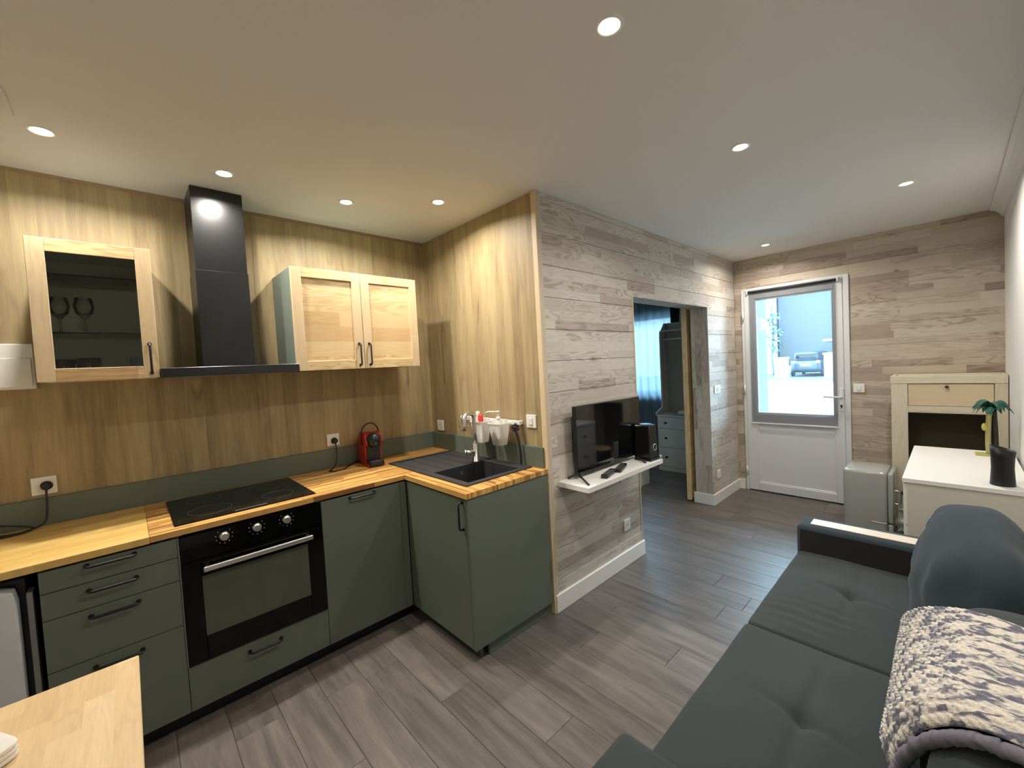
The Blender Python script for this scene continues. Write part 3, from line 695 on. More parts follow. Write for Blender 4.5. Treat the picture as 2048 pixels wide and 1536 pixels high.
plate('wall_socket', 'white wall socket low beside the entrance door baseboard', (2.63, TY, .30), '-y', 'socket')
plate('light_switch', 'white switch right of the entrance door handle', (DX, -2.35, 1.157), '-x', 'switch', 'switch')
def plug(c, path, label):
    t = thing('power_plug', label, 'plug', c)
    x, y, z = c
    obj('plug_body', B().cyl((x, y-.0, z), (x, y-.022, z), .0215, .019, 20).cyl((x, y-.022, z), (x, y-.03, z), .019, .012, 20), m_cordm, t)
    obj('cable', B().tube(smooth_path(path, 7), .0042, 8), m_cordm, t); return t
plug((-2.152, -.0115, 1.094), [(-2.152, -.03, 1.085), (-2.153, -.04, 1.05), (-2.155, -.048, .98), (-2.165, -.06, .93), (-2.21, -.085, .9145), (-2.27, -.10, .914), (-2.34, -.09, .925), (-2.36, -.07, .96), (-2.31, -.05, .952), (-2.245, -.055, .935), (-2.20, -.075, .92), (-2.22, -.11, .914), (-2.32, -.13, .914), (-2.5, -.12, .914)], 'dark plug and tangled cable hanging from the leftmost socket')
plug((-.812, -.0115, 1.09), [(-.812, -.03, 1.08), (-.812, -.045, 1.05), (-.815, -.055, .99), (-.83, -.07, .94), (-.87, -.10, .914), (-.90, -.14, .9125), (-.86, -.17, .9125), (-.80, -.15, .9125), (-.76, -.10, .914), (-.70, -.055, .918), (-.66, -.05, .925)], 'black plug and cable running to the red coffee machine')

# coffee machine
cm = thing('coffee_machine', 'red and black capsule coffee machine with raised lever arch', 'coffee machine', (-.615, -.150, .908), -.14)
m_red = plain('red_gloss_plastic', (.42, .018, .008, 1), .22, var=.02)
def shell(w, q):
    t = (w.z)/.23; s = 1 - .10*max(0, t-.55)
    return Vector((w.x*s, w.y, w.z))
obj('shell', B().prism([(-.12, 0), (.10, 0), (.115, .02), (.118, .15), (.10, .195), (.06, .222), (.0, .23), (-.05, .222), (-.085, .195), (-.10, .165), (-.085, .14), (-.06, .138), (-.06, .02), (-.12, .02)], 'x', -.056, .056), m_red, cm, local=True)
obj('front_recess', B().box(-.046, .046, -.075, -.058, .018, .14, .002), m_blackpl, cm, local=True)
o = obj('brew_head', B().lathe([(.052, 0), (.052, .015), (.044, .04), (.030, .052), (.006, .056)], (0, 0, 0), 28), m_blackpl, cm, local=True); o.rotation_euler = (PI/2, 0, 0); o.location = (0, -.075, .178)
obj('spout', B().cyl((0, -.112, .135), (0, -.112, .165), .016, .024, 18), m_blackpl, cm, local=True)
obj('drip_tray', B().soft(-.05, .05, -.142, -.06, .004, .046, 7, 10), m_blackpl, cm, local=True)
obj('lever_arch', B().tube([(-.062, .0, .14)] + [(-.062*math.cos(a), 0-.018*math.sin(a), .205+.085*math.sin(a)) for a in [PI*i/16 for i in range(17)]] + [(.062, .0, .14)], .0048, 8), plain('dark_red_lever', (.06, .006, .008, 1), .3), cm, local=True)
obj('foot', B().box(-.05, .05, -.10, .10, -.0, .006), m_blackpl, cm, local=True)

# rail with hanging pots above the sink
rl = thing('wall_rail', 'white rail with small hooks above the sink', 'rail', (0, -.74, 1.18))
obj('bar', B().box(-.034, -.022, -1.075, -.44, 1.163, 1.192, .002), m_plast, rl)
for y in (-1.06, -.46): obj('bracket', B().box(-.024, 0, y-.012, y+.012, 1.165, 1.19, .002), m_plast, rl)
for y in (-.462, -.492, -.522, -.552):
    obj('hook', B().tube(smooth_path([(-.034, y, 1.190), (-.042, y, 1.185), (-.042, y, 1.15), (-.044, y, 1.125), (-.054, y, 1.118), (-.062, y, 1.13)], 4), .0032, 6), m_chrome, rl)
m_potpl = sheet('translucent_white_plastic', (.86, .85, .82, 1), 0.0)
def pot(yc, label):
    t = thing('hanging_pot', label, 'pot', (-.086, yc, 1.04), 0, 'white pots on the rail')
    b = B(); n = 28; rings = []
    def ring(hx, hy, z, e=5, xc=-.086):
        out = []
        for k in range(n):
            a = 2*PI*k/n; c, s_ = math.cos(a), math.sin(a); L = (abs(c)**e + abs(s_)**e)**(1/e)
            out.append(b.bm.verts.new((xc + hx*c/L, yc + hy*s_/L, z)))
        return out
    R = [ring(.036, .045, 1.035, 4), ring(.051, .066, 1.172), ring(.054, .071, 1.174), ring(.054, .071, 1.180), ring(.048, .063, 1.180), ring(.034, .043, 1.042, 4)]
    for P, Q in zip(R, R[1:]):
        for k in range(n):
            f = b.bm.faces.new((P[k], P[(k+1) % n], Q[(k+1) % n], Q[k])); f.smooth = True
    b.bm.faces.new(R[0][::-1]); b.bm.faces.new(R[-1])
    obj('pot_body', b, m_potpl, t); obj('hanger', B().box(-.042, -.0345, yc-.03, yc+.03, 1.15, 1.196, .002), m_plast, t)
    return t
pot(-.745, 'white hanging pot behind the tap, holding a red brush')
pot(-.935, 'white hanging pot with a soap pump bottle, right of the tap')
sp = thing('soap_bottle', 'clear white soap pump bottle standing in the right hanging pot', 'bottle', (-.086, -.933, 1.043))
obj('bottle_body', B().lathe([(.026, 0), (.028, .01), (.028, .12), (.02, .145), (.012, .155)], (-.086, -.933, 1.043), 24), m_potpl, sp)
obj('pump', B().lathe([(.014, .155), (.014, .172), (.005, .176), (.0045, .20), (.010, .201), (.010, .212), (.003, .214)], (-.086, -.933, 1.043), 18).tube([(-.086, -.933, 1.25), (-.115, -.868, 1.2495), (-.126, -.852, 1.244)], .005, 8), m_plast, sp)
rb = thing('scrub_brush', 'red scrub brush leaning in the left hanging pot', 'brush', (-.09, -.73, 1.05))
obj('brush_head', B().soft(-.098, -.072, -.765, -.725, 1.14, 1.225, 3, 10), plain('red_plastic', (.72, .05, .035, 1), .4), rb)
obj('grip', B().tube([(-.085, -.745, 1.05), (-.085, -.745, 1.15)], .008, 8).soft(-.096, -.074, -.735, -.702, 1.205, 1.245, 3, 8), m_plast, rb)
db = thing('dish_brush', 'black dish brush standing upright at the right end of the sink', 'brush', (-.045, -1.085, .908))
obj('stick', B().tube(smooth_path([(-.045, -1.085, .913), (-.045, -1.082, .98), (-.047, -1.07, 1.07), (-.05, -1.052, 1.13)], 5), .007, 8, rs=None), m_blackpl, db)
hb_ = B(); cc = Vector((-.05, -1.048, 1.148))
for i in range(60):
    a = 2*PI*random.random(); zc = -1+2*random.random(); r = math.sqrt(1-zc*zc); d = Vector((r*math.cos(a), r*math.sin(a), zc))
    hb_.tube([cc+d*.008, cc+d*.031], .002, 4)
o = obj('bristles', hb_, m_blackpl, db); o['kind'] = 'stuff'
obj('brush_head', B().soft(-.066, -.034, -1.064, -1.032, 1.132, 1.164, 2, 8), m_blackpl, db)

# ================================================================ LIVING SIDE
# roller blind on the entrance door
bl = thing('roller_blind', 'dark grey screen roller blind hanging over the entrance door glass', 'blind', (DX-.03, -1.81, .77))
obj('roller', B().cyl((DX-.030, -2.200, 2.210), (DX-.030, -1.425, 2.210), .013, n=16), plain('charcoal_cloth', (.03, .03, .033, 1), .8), bl)
obj('cloth', B().box(DX-.0275, DX-.0268, -2.192, -1.430, .775, 2.21), m_blind, bl)
obj('bottom_bar', B().box(DX-.032, DX-.022, -2.194, -1.426, .762, .778, .002), m_pvc, bl)
for y in (-2.208, -1.417): obj('bracket', B().box(DX-.045, DX-.015, y-.006, y+.006, 2.19, 2.235, .002), m_pvc, bl)

# floating shelf with television
tag(obj('floating_shelf', B().box(.084, .985, -1.508, TY, .775, .807, .0015), m_lamwhite), 'white floating shelf under the television', 'shelf')
tv = thing('television', 'black flat screen television standing on the floating shelf', 'television', (.575, -1.34, .807))
obj('housing', B().box(.189, .964, -1.345, -1.322, .833, 1.268, .003).box(.30, .86, -1.322, -1.295, .85, 1.10, .01), m_blackpl, tv)
obj('screen', B().box(.196, .957, -1.347, -1.3445, .848, 1.262), NT('screen_glass').out((.004, .0045, .005, 1), .05, 0, IOR=1.75), tv)
obj('logo', B().box(.556, .596, -1.3465, -1.3448, .8385, .8435), m_grey, tv)
obj('sensor', B().box(.36, .40, -1.346, -1.33, .826, .834, .003), m_blackpl, tv)
for x, s in ((.215, -1), (.885, -1)):
    obj('foot', B().tube([(x, -1.335, .84), (x-.02, -1.36, .83), (x-.09, -1.478, .8135)], .0065, 6).tube([(x, -1.335, .84), (x-.03, -1.32, .83), (x-.055, -1.29, .8135)], .0065, 6), m_blackpl, tv)
def remote(name, c, rot, l, w, h, label):
    t = thing(name, label, 'remote control', c, rot, 'remotes on the shelf')
    obj('case', B().soft(-l/2, l/2, -w/2, w/2, 0, h, 9, 8), m_blackpl, t, local=True)
    bb_ = B()
    for i in range(6):
        for j in range(3): bb_.box(-l*.36+i*l*.11, -l*.36+i*l*.11+.007, -w*.30+j*w*.24, -w*.30+j*w*.24+.006, h-.001, h+.0015)
    o = obj('buttons', bb_, m_grey, t, local=True); o['kind'] = 'stuff'; return t
remote('remote_control', (.392, -1.44, .807), .26, .19, .046, .022, 'black remote control lying nearest the front of the shelf')
remote('remote_control', (.565, -1.42, .807), .34, .20, .048, .020, 'flat black remote control lying nearer the speaker on the shelf')
spk = thing('speaker', 'black tabletop speaker with round knob at the shelf end', 'speaker', (.912, -1.417, .807))
def tap_(w, q): k = 1 - .10*(w.z-.807)/.26; return Vector((.912+(w.x-.912)*k, -1.417+(w.y+1.417)*k, w.z))
b = B().box(.855, .969, -1.480, -1.354, .811, 1.062, .008, 3)
for v in b.bm.verts: v.co = tap_(v.co, None)
obj('case', b, plain('gloss_black', (.008, .008, .009, 1), .12), spk)
obj('top_plate', B().lathe([(.048, 0), (.048, .004), (.040, .006), (.004, .006)], (.912, -1.417, 1.062), 28), NT('tinted_disc').out((.16, .19, .19, 1), .12, .6), spk)
obj('knob', B().tube(arc((.927, -1.479, .90), .022, 0, 2*PI*23/24, 23, 'y'), .0035, 6, True), m_chrome, spk)
obj('dial', B().cyl((.927, -1.475, .90), (.927, -1.481, .90), .014, n=18), m_black, spk)
obj('base', B().box(.850, .975, -1.490, -1.352, .8072, .815, .003), m_black, spk)
o = tag(obj('metal_cap', B().lathe([(.010, 0), (.010, .026), (.007, .029)], (.972, -1.497, .8072), 18), m_chrome), 'small silver cap at the right corner of the shelf', 'cap')

# sofa
SXN, SXF = -.965, .765        # inner faces of the arms
sf = thing('sofa', 'slate green two-seat sofa bed with padded arms', 'sofa', (-.1, -2.8, 0))
def seatfn(bx, by, x0, x1, far):
    def fn(w, q):
        w = w.copy()
        if q.z > .2:
            k = min(1, (q.z-.2)/.6)
            w.z += k*.022*(1-q.x*q.x)*(1-q.y*q.y)
            d2 = ((w.x-bx)/.035)**2 + ((w.y-by)/.035)**2; w.z -= k*.020*math.exp(-d2)
            d3 = ((w.x-bx)/.30)**2; w.z -= k*.010*math.exp(-((w.y-by)/.012)**2)*math.exp(-d3*1.2)       # middle seam
            w.z -= k*.010*math.exp(-((w.x-bx-.25*(w.y-by))/.012)**2)*math.exp(-((w.y-by)/.10)**2)       # pull from the button
            if far: 
                e = math.exp(-((w.x-(x0+.17))/.12)**2)*math.exp(-((w.y+2.56)/.15)**2)
                w.z += k*.0045*e*(.5+noise.noise(Vector((w.x*9, w.y*5, 2.2))))*math.sin((w.x-x0)*105 + 14*w.y + 2.5*math.sin(11*w.y))
            w.z += k*.004*noise.noise(Vector((w.x*7, w.y*7, 1.3)))
        return w
    return fn
SM = -.085
obj('seat_cushion', B().soft(SM+.002, SXF-.002, -2.965, -2.385, .29, .468, 34, fn=seatfn(.36, -2.66, SM, SXF, True), ns=(80, 50, 8)), m_sofa, sf)
obj('seat_cushion', B().soft(SXN+.002, SM-.002, -2.965, -2.385, .29, .468, 34, fn=seatfn(-.49, -2.66, SXN, SM, False), ns=(80, 50, 8)), m_sofa, sf)
obj('base', B().box(SXN-.18, SXF+.18, -3.20, -2.41, .08, .29, .01), m_sofad, sf)
for x0, x1 in ((SXF, .955), (SXN-.19, SXN)):
    a = obj('arm', B().box(x0, x1, -3.19, -2.372, .10, .603, .028, 4, smooth=True), m_sofa if x0 < 0 else m_sofa_daylit, sf)  # far arm takes the cloth with the painted daylight tint
    if x0 > 0: obj('wood_inlay', B().box(x0+.04, x1-.065, -3.10, -2.43, .603, .609, .002), lamella('pale_tray_wood', 1, 0, .12, 1.2, [(0, srgb(222, 206, 186)), (1, srgb(230, 216, 198))], .12, 0, rough=.4), a)
obj('arm_shade_sheet', B().box(SXF-.003, SXF+.0005, -3.16, -2.392, .40, .582), m_sofad, sf)  # near-black sheet paints the shading on the far arm's inner face
obj('back_frame', B().box(SXN, SXF, -3.235, -3.12, .29, .74, .03, 3, smooth=True), m_sofa, sf)
for x in (-1.08, .88):
    for y in (-3.1, -2.5): obj('foot', B().cyl((x, y, 0), (x, y, .085), .018, .024, 14), m_black, sf)
def backcush(x0, x1, y0, y1, lean, top, e, seed, mat, label):
    def fn(w, q):
        w = w.copy(); t = (w.z-.462)/(top-.462)
        w.y = (y0+y1)/2 + (w.y-(y0+y1)/2)*(1-.30*t*t) - lean*t
        w.z -= .045*max(0, t-.5)*2*abs(q.x)**3
        fold = math.sin(38*(w.z*.9 + .55*abs(w.x-(x0+x1)/2)) + 5*noise.noise(Vector((w.x*4, w.z*4, seed))))
        w.y += .011*fold*max(0, q.y)*(.35+.65*abs(q.x)); w.x -= .010*math.sin(34*(w.z + .5*abs(w.y-(y0+y1)/2)) + seed)*max(0, -q.x)
        w.z += .006*math.sin(16*w.x + 9*w.y + seed)*max(0, q.z)
        w += Vector((.008*noise.noise(Vector((w.z*8, seed, w.y*8))), .014*noise.noise(Vector((w.x*6, seed, w.z*9))), .012*noise.noise(Vector((w.x*5, w.y*6, seed)))))
        return w
    return tag(obj('back_cushion', B().soft(x0, x1, y0, y1, .462, top, e, fn=fn, ns=(64, 30, 44)), mat), label, 'cushion', 'loose back cushions of the sofa')
backcush(-.045, .765, -3.185, -2.84, 0.0, .915, 3.0, 3.1, m_sofa_daylit, 'plump back cushion at the far end of the sofa, blue daylight tint painted in')
backcush(-.93, -.05, -3.20, -2.90, .01, .862, 3.0, 8.4, m_sofa, 'dark green back cushion under the knitted throw')

# knitted throw over the near back cushion
def knit():
    m = NT('two_tone_knit'); p = m.objpos()
    v = m.vec(m.math('MULTIPLY_ADD', p[0], 54, m.math('MULTIPLY', p[2], 22)), m.math('MULTIPLY', p[1], 24), m.math('MULTIPLY', p[2], 24))
    nz = m.noise(v, 1.0, 2, .55, .8)
    f = m.math('MULTIPLY_ADD', nz, 9.0, -3.9, clamp=True)
    c = m.mix(f, srgb(112, 112, 126), srgb(222, 214, 203))
    fine = m.noise(m.vec(p[0], p[1], p[2]), 260, 2)
    g = m.math('MULTIPLY_ADD', fine, .5, .75)
    m.bump(fine, .5, .004)
    return m.out(m.mix(1.0, c, m.vec(g, g, g), 'MULTIPLY'), .95)
THP = [(-2.842, .570, .085, -.60), (-2.85, .64, -.02, -.655), (-2.868, .72, -.14, -.70), (-2.905, .805, -.27, -.75), (-2.95, .86, -.35, -.78), (-3.0, .888, -.39, -.805), (-3.08, .893, -.42, -.83), (-3.16, .865, -.44, -.85), (-3.215, .80, -.45, -.86)]
def thp(v):
    t = v*(len(THP)-1); i = min(int(t), len(THP)-2); a = t-i
    P = [Vector(THP[max(0, min(len(THP)-1, j))]) for j in (i-1, i, i+1, i+2)]
    return 0.5*((2*P[1]) + (P[2]-P[0])*a + (2*P[0]-5*P[1]+4*P[2]-P[3])*a*a + (3*P[1]-P[0]-3*P[2]+P[3])*a**3)
def throwfn(u, v):
    y, z, xa, xb = thp(v)
    x = xa + (xb-xa)*u
    n_ = Vector((0, .8, .6)).normalized()
    row, colm = u*26, v*30
    bump = .006*abs(math.sin(PI*row))*(.6+.4*math.sin(2*PI*colm + (PI if int(row) % 2 else 0)))
    sag = .010*noise.noise(Vector((x*5, y*4, z*4)))
    e = max(0, (u-.86)/.14); 
    lift = .006 + bump + sag - .03*e*e
    drop = -.03*math.sin(PI*u)*(1-v)*1.0
    return Vector((x, y + n_.y*lift, z + n_.z*lift + drop*(1 if v < .3 else 0)*(1-v/.3 if v < .3 else 0)))
th = thing('knitted_throw', 'chunky cream and blue-grey knitted throw draped over the near back cushion', 'throw', (-.4, -2.95, .6))
cl = obj('blanket', B().grid(throwfn, 156, 150), knit(), th)
sm_ = cl.modifiers.new('thickness', 'SOLIDIFY'); sm_.thickness = .016; sm_.offset = -1
m_fr = plain('grey_fringe_wool', srgb(120, 116, 130), .95, var=.3, scale=120)
def edge_roll(u0, name):
    pts, rs = [], []
    for i in range(90):
        p = throwfn(u0, i/89*.98); p = p + Vector((-.006, -.006, -.014)) + Vector((noise.noise(Vector((i*.9, 1, u0))), noise.noise(Vector((i*.8, 5, u0))), noise.noise(Vector((i*.7, 9, u0)))))*.006
        pts.append(p); rs.append(.013 + .005*noise.noise(Vector((i*.6, 2, 2))))
    return obj(name, B().tube(pts, .012, 8, rs=rs), m_fr, th)
edge_roll(1.0, 'fringe_edge')

# chest behind the sofa arm
ch = thing('chest_of_drawers', 'low white chest with bright white top between sofa and wooden cabinet', 'chest', (1.84, -3.0, 0))
m_beigel = plain('pale_beige_laminate', srgb(206, 202, 190), .5, var=.02)
obj('top', B().box(1.302, 2.372, RY+.016, -2.764, .776, .80, .0015), m_lamwhite, ch)
obj('body', B().box(1.310, 2.366, RY+.018, -2.782, .03, .776), m_beigel, ch)
for i in range(3):
    z0 = .04+i*.245; d = obj('drawer_front', B().box(1.316, 2.36, -2.784, -2.767, z0, z0+.238, .0015), m_lamwhite, ch)
    for x in (1.55, 2.13): obj('knob', B().cyl((x, -2.767, z0+.12), (x, -2.745, z0+.12), .010, .014, 14), m_black, d)
vs_ = thing('vase', 'black waisted vase with slanted rim on the white chest', 'vase', (1.405, -3.135, .80))
b = B().lathe([(.043, 0), (.045, .004), (.043, .03), (.040, .09), (.042, .15), (.046, .19), (.042, .19), (.037, .15), (.035, .09), (.002, .03)], (1.405, -3.135, .80), 32)
for v in b.bm.verts:
    if v.co.z > .93: v.co.z += -.28*(v.co.x-1.405)*.0 + .30*(v.co.y+3.135)*((v.co.z-.93)/.06)
obj('body', b, plain('black_ceramic', (.005, .005, .006, 1), .45), vs_)
pm = thing('palm_ornament', 'small ornamental palm with green fronds, yellow and brown trunks on the chest', 'ornament', (2.22, -3.135, .80))
obj('trunk', B().tube(smooth_path([(2.22, -3.120, .805), (2.22, -3.117, .90), (2.22, -3.119, 1.0), (2.22, -3.123, 1.10)], 5), .013, 8), plain('straw_yellow', srgb(176, 168, 112), .6), pm)
obj('trunk', B().tube(smooth_path([(2.24, -3.155, .805), (2.24, -3.152, .95), (2.235, -3.145, 1.10)], 5), .010, 8), plain('dark_brown_wood', (.03, .018, .014, 1), .6), pm)
obj('bird_charm', B().soft(2.195, 2.22, -3.115, -3.088, .96, 1.01, 2.2, 8), plain('straw_yellow_charm', srgb(188, 178, 92), .6), pm)
obj('base', B().box(2.17, 2.27, -3.19, -3.06, .80, .808, .003), plain('yellow_green_base', srgb(170, 168, 90), .6), pm)
m_frond = plain('deep_green_frond', (.012, .085, .055, 1), .55, var=.2, scale=60)
for i in range(19):
    a = 2*PI*i/19 + .2*random.random(); L = .07 + .03*random.random(); up = .02 + .045*random.random()
    top = Vector((2.225, -3.134, 1.10)); d = Vector((math.cos(a), math.sin(a), 0)); s = Vector((-d.y, d.x, 0))
    fb_ = B(); n = 7; prev = None; V0 = []
    for j in range(n+1):
        t = j/n; c = top + d*L*t + Vector((0, 0, up*math.sin(PI*.75*t)*1.4 - .02*t*t*3)); w = .021*math.sin(PI*min(1, .12+t*.88))+.001
        V0.append((fb_.bm.verts.new(c+s*w-Vector((0, 0, w*.5))), fb_.bm.verts.new(c), fb_.bm.verts.new(c-s*w-Vector((0, 0, w*.5)))))
    for p_, q_ in zip(V0, V0[1:]):
        fb_.bm.faces.new((p_[0], p_[1], q_[1], q_[0])); fb_.bm.faces.new((p_[1], p_[2], q_[2], q_[1]))
    lf = obj('frond', fb_, m_frond, pm); mo = lf.modifiers.new('thickness', 'SOLIDIFY'); mo.thickness = .002

# cream wooden cabinet on the entrance wall
hx0, hx1, hy0, hy1, hz = 2.90, 3.234, -3.243, -2.602, 1.285
hu = thing('wooden_cabinet', 'cream washed wooden cabinet with dark open niche beside the entrance wall', 'cabinet', (3.07, -2.92, 0))
obj('side', B().box(hx0+.02, hx1, hy1-.02, hy1, 0, 1.26, .002), m_creamv, hu); obj('side', B().box(hx0+.02, hx1, hy0, hy0+.02, 0, 1.26, .002), m_creamv, hu)
obj('stile', B().box(hx0, hx0+.022, hy1-.102, hy1, 0, 1.222, .002), m_creamv, hu); obj('stile', B().box(hx0, hx0+.022, hy0, hy0+.066, 0, 1.222, .002), m_creamv, hu)
obj('top_rail', B().box(hx0-.004, hx0+.022, hy0, hy1+.003, 1.222, hz, .002), m_cream, hu)
obj('rim', B().box(hx0+.022, hx1, hy1-.022, hy1+.003, 1.25, hz, .002), m_cream, hu); obj('rim', B().box(hx0+.022, hx1, hy0, hy0+.022, 1.25, hz, .002), m_cream, hu); obj('rim', B().box(hx1-.022, hx1, hy0+.022, hy1-.022, 1.25, hz, .002), m_cream, hu)
obj('top_board', B().box(hx0+.022, hx1-.022, hy0+.022, hy1-.022, 1.25, 1.268), m_cream, hu)
fp = obj('flap', B().box(hx0+.004, hx0+.022, hy0+.069, hy1-.105, 1.040, 1.217, .0015), lamella('cream_flap_wood', 1, 2, .3, 1.6, [(0, srgb(212, 192, 158)), (1, srgb(220, 202, 170))], .22, 0), hu)
obj('knob', B().cyl((hx0+.004, -2.93, 1.196), (hx0-.016, -2.93, 1.196), .007, .012, 16), plain('aged_brass', (.10, .06, .025, 1), .4, .7), fp)
obj('middle_rail', B().box(hx0+.002, hx0+.022, hy0+.066, hy1-.102, .982, 1.037, .0015), m_cream, hu)
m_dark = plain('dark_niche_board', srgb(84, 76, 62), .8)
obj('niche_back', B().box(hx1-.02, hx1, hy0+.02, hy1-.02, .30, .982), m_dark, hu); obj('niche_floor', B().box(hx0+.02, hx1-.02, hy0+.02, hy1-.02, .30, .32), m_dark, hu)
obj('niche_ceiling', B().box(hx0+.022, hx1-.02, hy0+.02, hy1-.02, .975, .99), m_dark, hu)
obj('door', B().box(hx0+.002, hx0+.02, hy0+.068, hy1-.104, .06, .30, .002), m_cream, hu)

# small white retro unit, basket and bag by the door
mf = thing('mini_fridge', 'glossy pale grey rounded mini fridge with chrome handle near the entrance door', 'mini fridge', (2.70, -2.47, 0))
m_enam = plain('grey_white_enamel', srgb(172, 174, 170), .16, var=.01)
obj('body', B().box(2.525, 2.885, -2.598, -2.318, .02, .535, .028, 4, smooth=True), m_enam, mf)
obj('door', B().box(2.535, 2.875, -2.635, -2.600, .12, .525, .012, 3, smooth=True), m_enam, mf); obj('kick_drawer', B().box(2.535, 2.875, -2.632, -2.600, .03, .112, .010, 3, smooth=True), m_enam, mf)
obj('handle', B().tube(smooth_path([(2.56, -2.636, .39), (2.56, -2.668, .385), (2.56, -2.675, .34), (2.56, -2.668, .29), (2.56, -2.636, .285)], 5), .006, 8), m_chrome, mf)
obj('side_groove', B().box(2.522, 2.527, -2.59, -2.50, .118, .124, .001), m_chrome, mf)
for y in (-2.57, -2.35): obj('foot', B().cyl((2.58, y, 0), (2.58, y, .025), .014, n=12), m_black, mf)
bk = thing('lidded_basket', 'dark round bin with pale wooden lid between mini fridge and white chest', 'bin', (2.60, -2.86, 0))
obj('drum', B().lathe([(.115, 0), (.118, .01), (.125, .39), (.122, .40)], (2.60, -2.86, 0), 32), m_black, bk)
obj('lid', B().lathe([(.127, .40), (.13, .404), (.13, .42), (.124, .425)], (2.60, -2.86, 0), 32), plain('pale_lid_wood', srgb(206, 178, 128), .5), bk)
bg_ = thing('plastic_bag', 'crumpled clear plastic bag hanging from the mini fridge handle', 'bag', (2.47, -2.69, .1))
def crump(w, q): return w + Vector((noise.noise(w*22), noise.noise(w*22+Vector((5, 1, 2))), noise.noise(w*18+Vector((9, 3, 1)))))*.028
obj('film', B().soft(2.44, 2.50, -2.735, -2.66, .06, .30, 2.6, 14, fn=crump), NT('crumpled_film').out((.55, .56, .52, 1), .15, 0, Transmission_Weight=.6), bg_)

# table, bottom left
tb = thing('dining_table', 'beech block table top cut by the lower left corner', 'table', (-2.3, -1.8, 0))
obj('table_top', B().box(LX+.15, -1.871, -2.05, -1.312, .722, .75, .002), m_table, tb)
for x in (-1.93, LX+.2):
    for y in (-1.37, -1.99): obj('leg', B().box(x-.025, x+.025, y-.025, y+.025, 0, .722, .003), m_table, tb)
pk = thing('folded_napkin', 'white folded cloth at the left edge of the beech table', 'napkin', (-2.228, -1.548, .75), .55)
for i in range(3): obj('fold', B().soft(-.12, .135, -.10, .06, .0005+i*.011, .0005+i*.011+.0125, 8, 8), plain('white_cloth', srgb(226, 222, 214), .9), pk, local=True)

# ================================================================ BEDROOM BEYOND THE OPENING
cu = thing('curtain', 'blue-grey voile curtain over the bedroom window', 'curtain', (3.875, .1, 0))
def curt(u, v):
    y = -.235 + 1.02*u; w = .022*math.sin(u*57) + .012*math.sin(u*103+1)
    return Vector((3.875 + w*(.5+.5*(1-v)), y, .04 + 2.36*v))
obj('cloth', B().grid(curt, 160, 6), m_curtain, cu)
obj('rod', B().cyl((3.875, -.36, 2.41), (3.875, .85, 2.41), .012, n=12), m_black, cu)
def curt2(u, v):
    y = -.345 + .12*u; return Vector((3.875 + .02*math.sin(u*30), y, .04 + 2.36*v))
obj('side_drape', B().grid(curt2, 30, 6), plain('charcoal_drape', (.035, .037, .04, 1), .9), cu)
hl = thing('bedroom_dresser', 'tall white bedroom dresser with three drawers and open shelf above', 'dresser', (3.7, -.5, 0))
m_dress = plain('off_white_board', srgb(212, 208, 202), .5, var=.02)
obj('carcass', B().box(3.475, 3.83, -1.05, -.172, .03, .745), m_dress, hl); obj('counter', B().box(3.452, 3.83, -1.055, -.168, .745, .765, .002), m_dress, hl)
obj('base', B().box(3.462, 3.83, -1.05, -.172, 0, .058, .002), m_dress, hl)
for z0, z1 in ((.585, .738), (.33, .578), (.066, .323)):
    d = obj('drawer_front', B().box(3.456, 3.475, -1.045, -.19, z0, z1, .0015), m_dress, hl)
    for y in (-.298, -.87): obj('knob', B().box(3.436, 3.456, y-.014, y+.014, (z0+z1)/2-.012, (z0+z1)/2+.012, .002), m_black, d)
obj('upright', B().prism([(3.455, .765), (3.83, .765), (3.83, 2.03), (3.78, 2.03), (3.70, 1.94), (3.64, 1.90), (3.64, .86), (3.455, .79)], 'y', -.172, -.154), m_dress, hl)
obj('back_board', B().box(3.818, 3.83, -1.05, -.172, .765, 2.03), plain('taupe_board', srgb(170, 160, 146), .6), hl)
obj('upright', B().box(3.64, 3.83, -1.05, -1.032, .765, 2.03), m_dress, hl)
obj('shelf_board', B().box(3.645, 3.818, -1.032, -.172, 1.905, 1.925, .001), m_dress, hl); obj('hanging_rail', B().cyl((3.72, -1.03, 1.80), (3.72, -.172, 1.80), .011, n=12), m_plast, hl)
tag(obj('changing_mat', B().soft(3.50, 3.81, -.95, -.42, .766, .83, 5, 12), plain('soft_white_mat', srgb(218, 212, 204), .7)), 'white padded mat lying on the bedroom dresser', 'mat')
bxs = thing('storage_box', 'low white box on the bedroom floor behind the television wall', 'box', (2.5, -.2, 0))
obj('body', B().box(2.15, 2.83, -.375, .3, 0, .30, .003), m_lamwhite, bxs); obj('lid', B().box(2.145, 2.835, -.38, .305, .30, .33, .004), m_lamwhite, bxs)

# ================================================================ OUTSIDE THE ENTRANCE DOOR
m_road = plain('asphalt', srgb(60, 60, 60), .9, var=.06, scale=8)
gr = struct('ground', B().box(DX+.2, 60, -22, 45, -.3, -.004), m_road, 'pale street surface outside the door', cat='street')
m_paint = plain('white_road_paint', srgb(150, 150, 148), .8, var=.03)
for x0, x1 in ((13.9, 14.7), (15.2, 16.1), (16.7, 17.7), (18.3, 19.4), (20.0, 21.3)): obj('crossing_stripe', B().box(x0, x1, -1.0-.1*(20-x0), 5.5, -.004, .002), m_paint, gr)
obj('pavement', B().box(DX+.2, 11.0, -14, 20, -.004, .004), plain('pale_concrete', srgb(120, 120, 118), .9, var=.05, scale=4), gr)
obj('kerb', B().box(11.0, 11.35, -14, 20, -.004, .05, .01), m_paint, gr)
hs = thing('grey_building', 'large plain pale grey building across the street', 'building', (34, 2, 0))
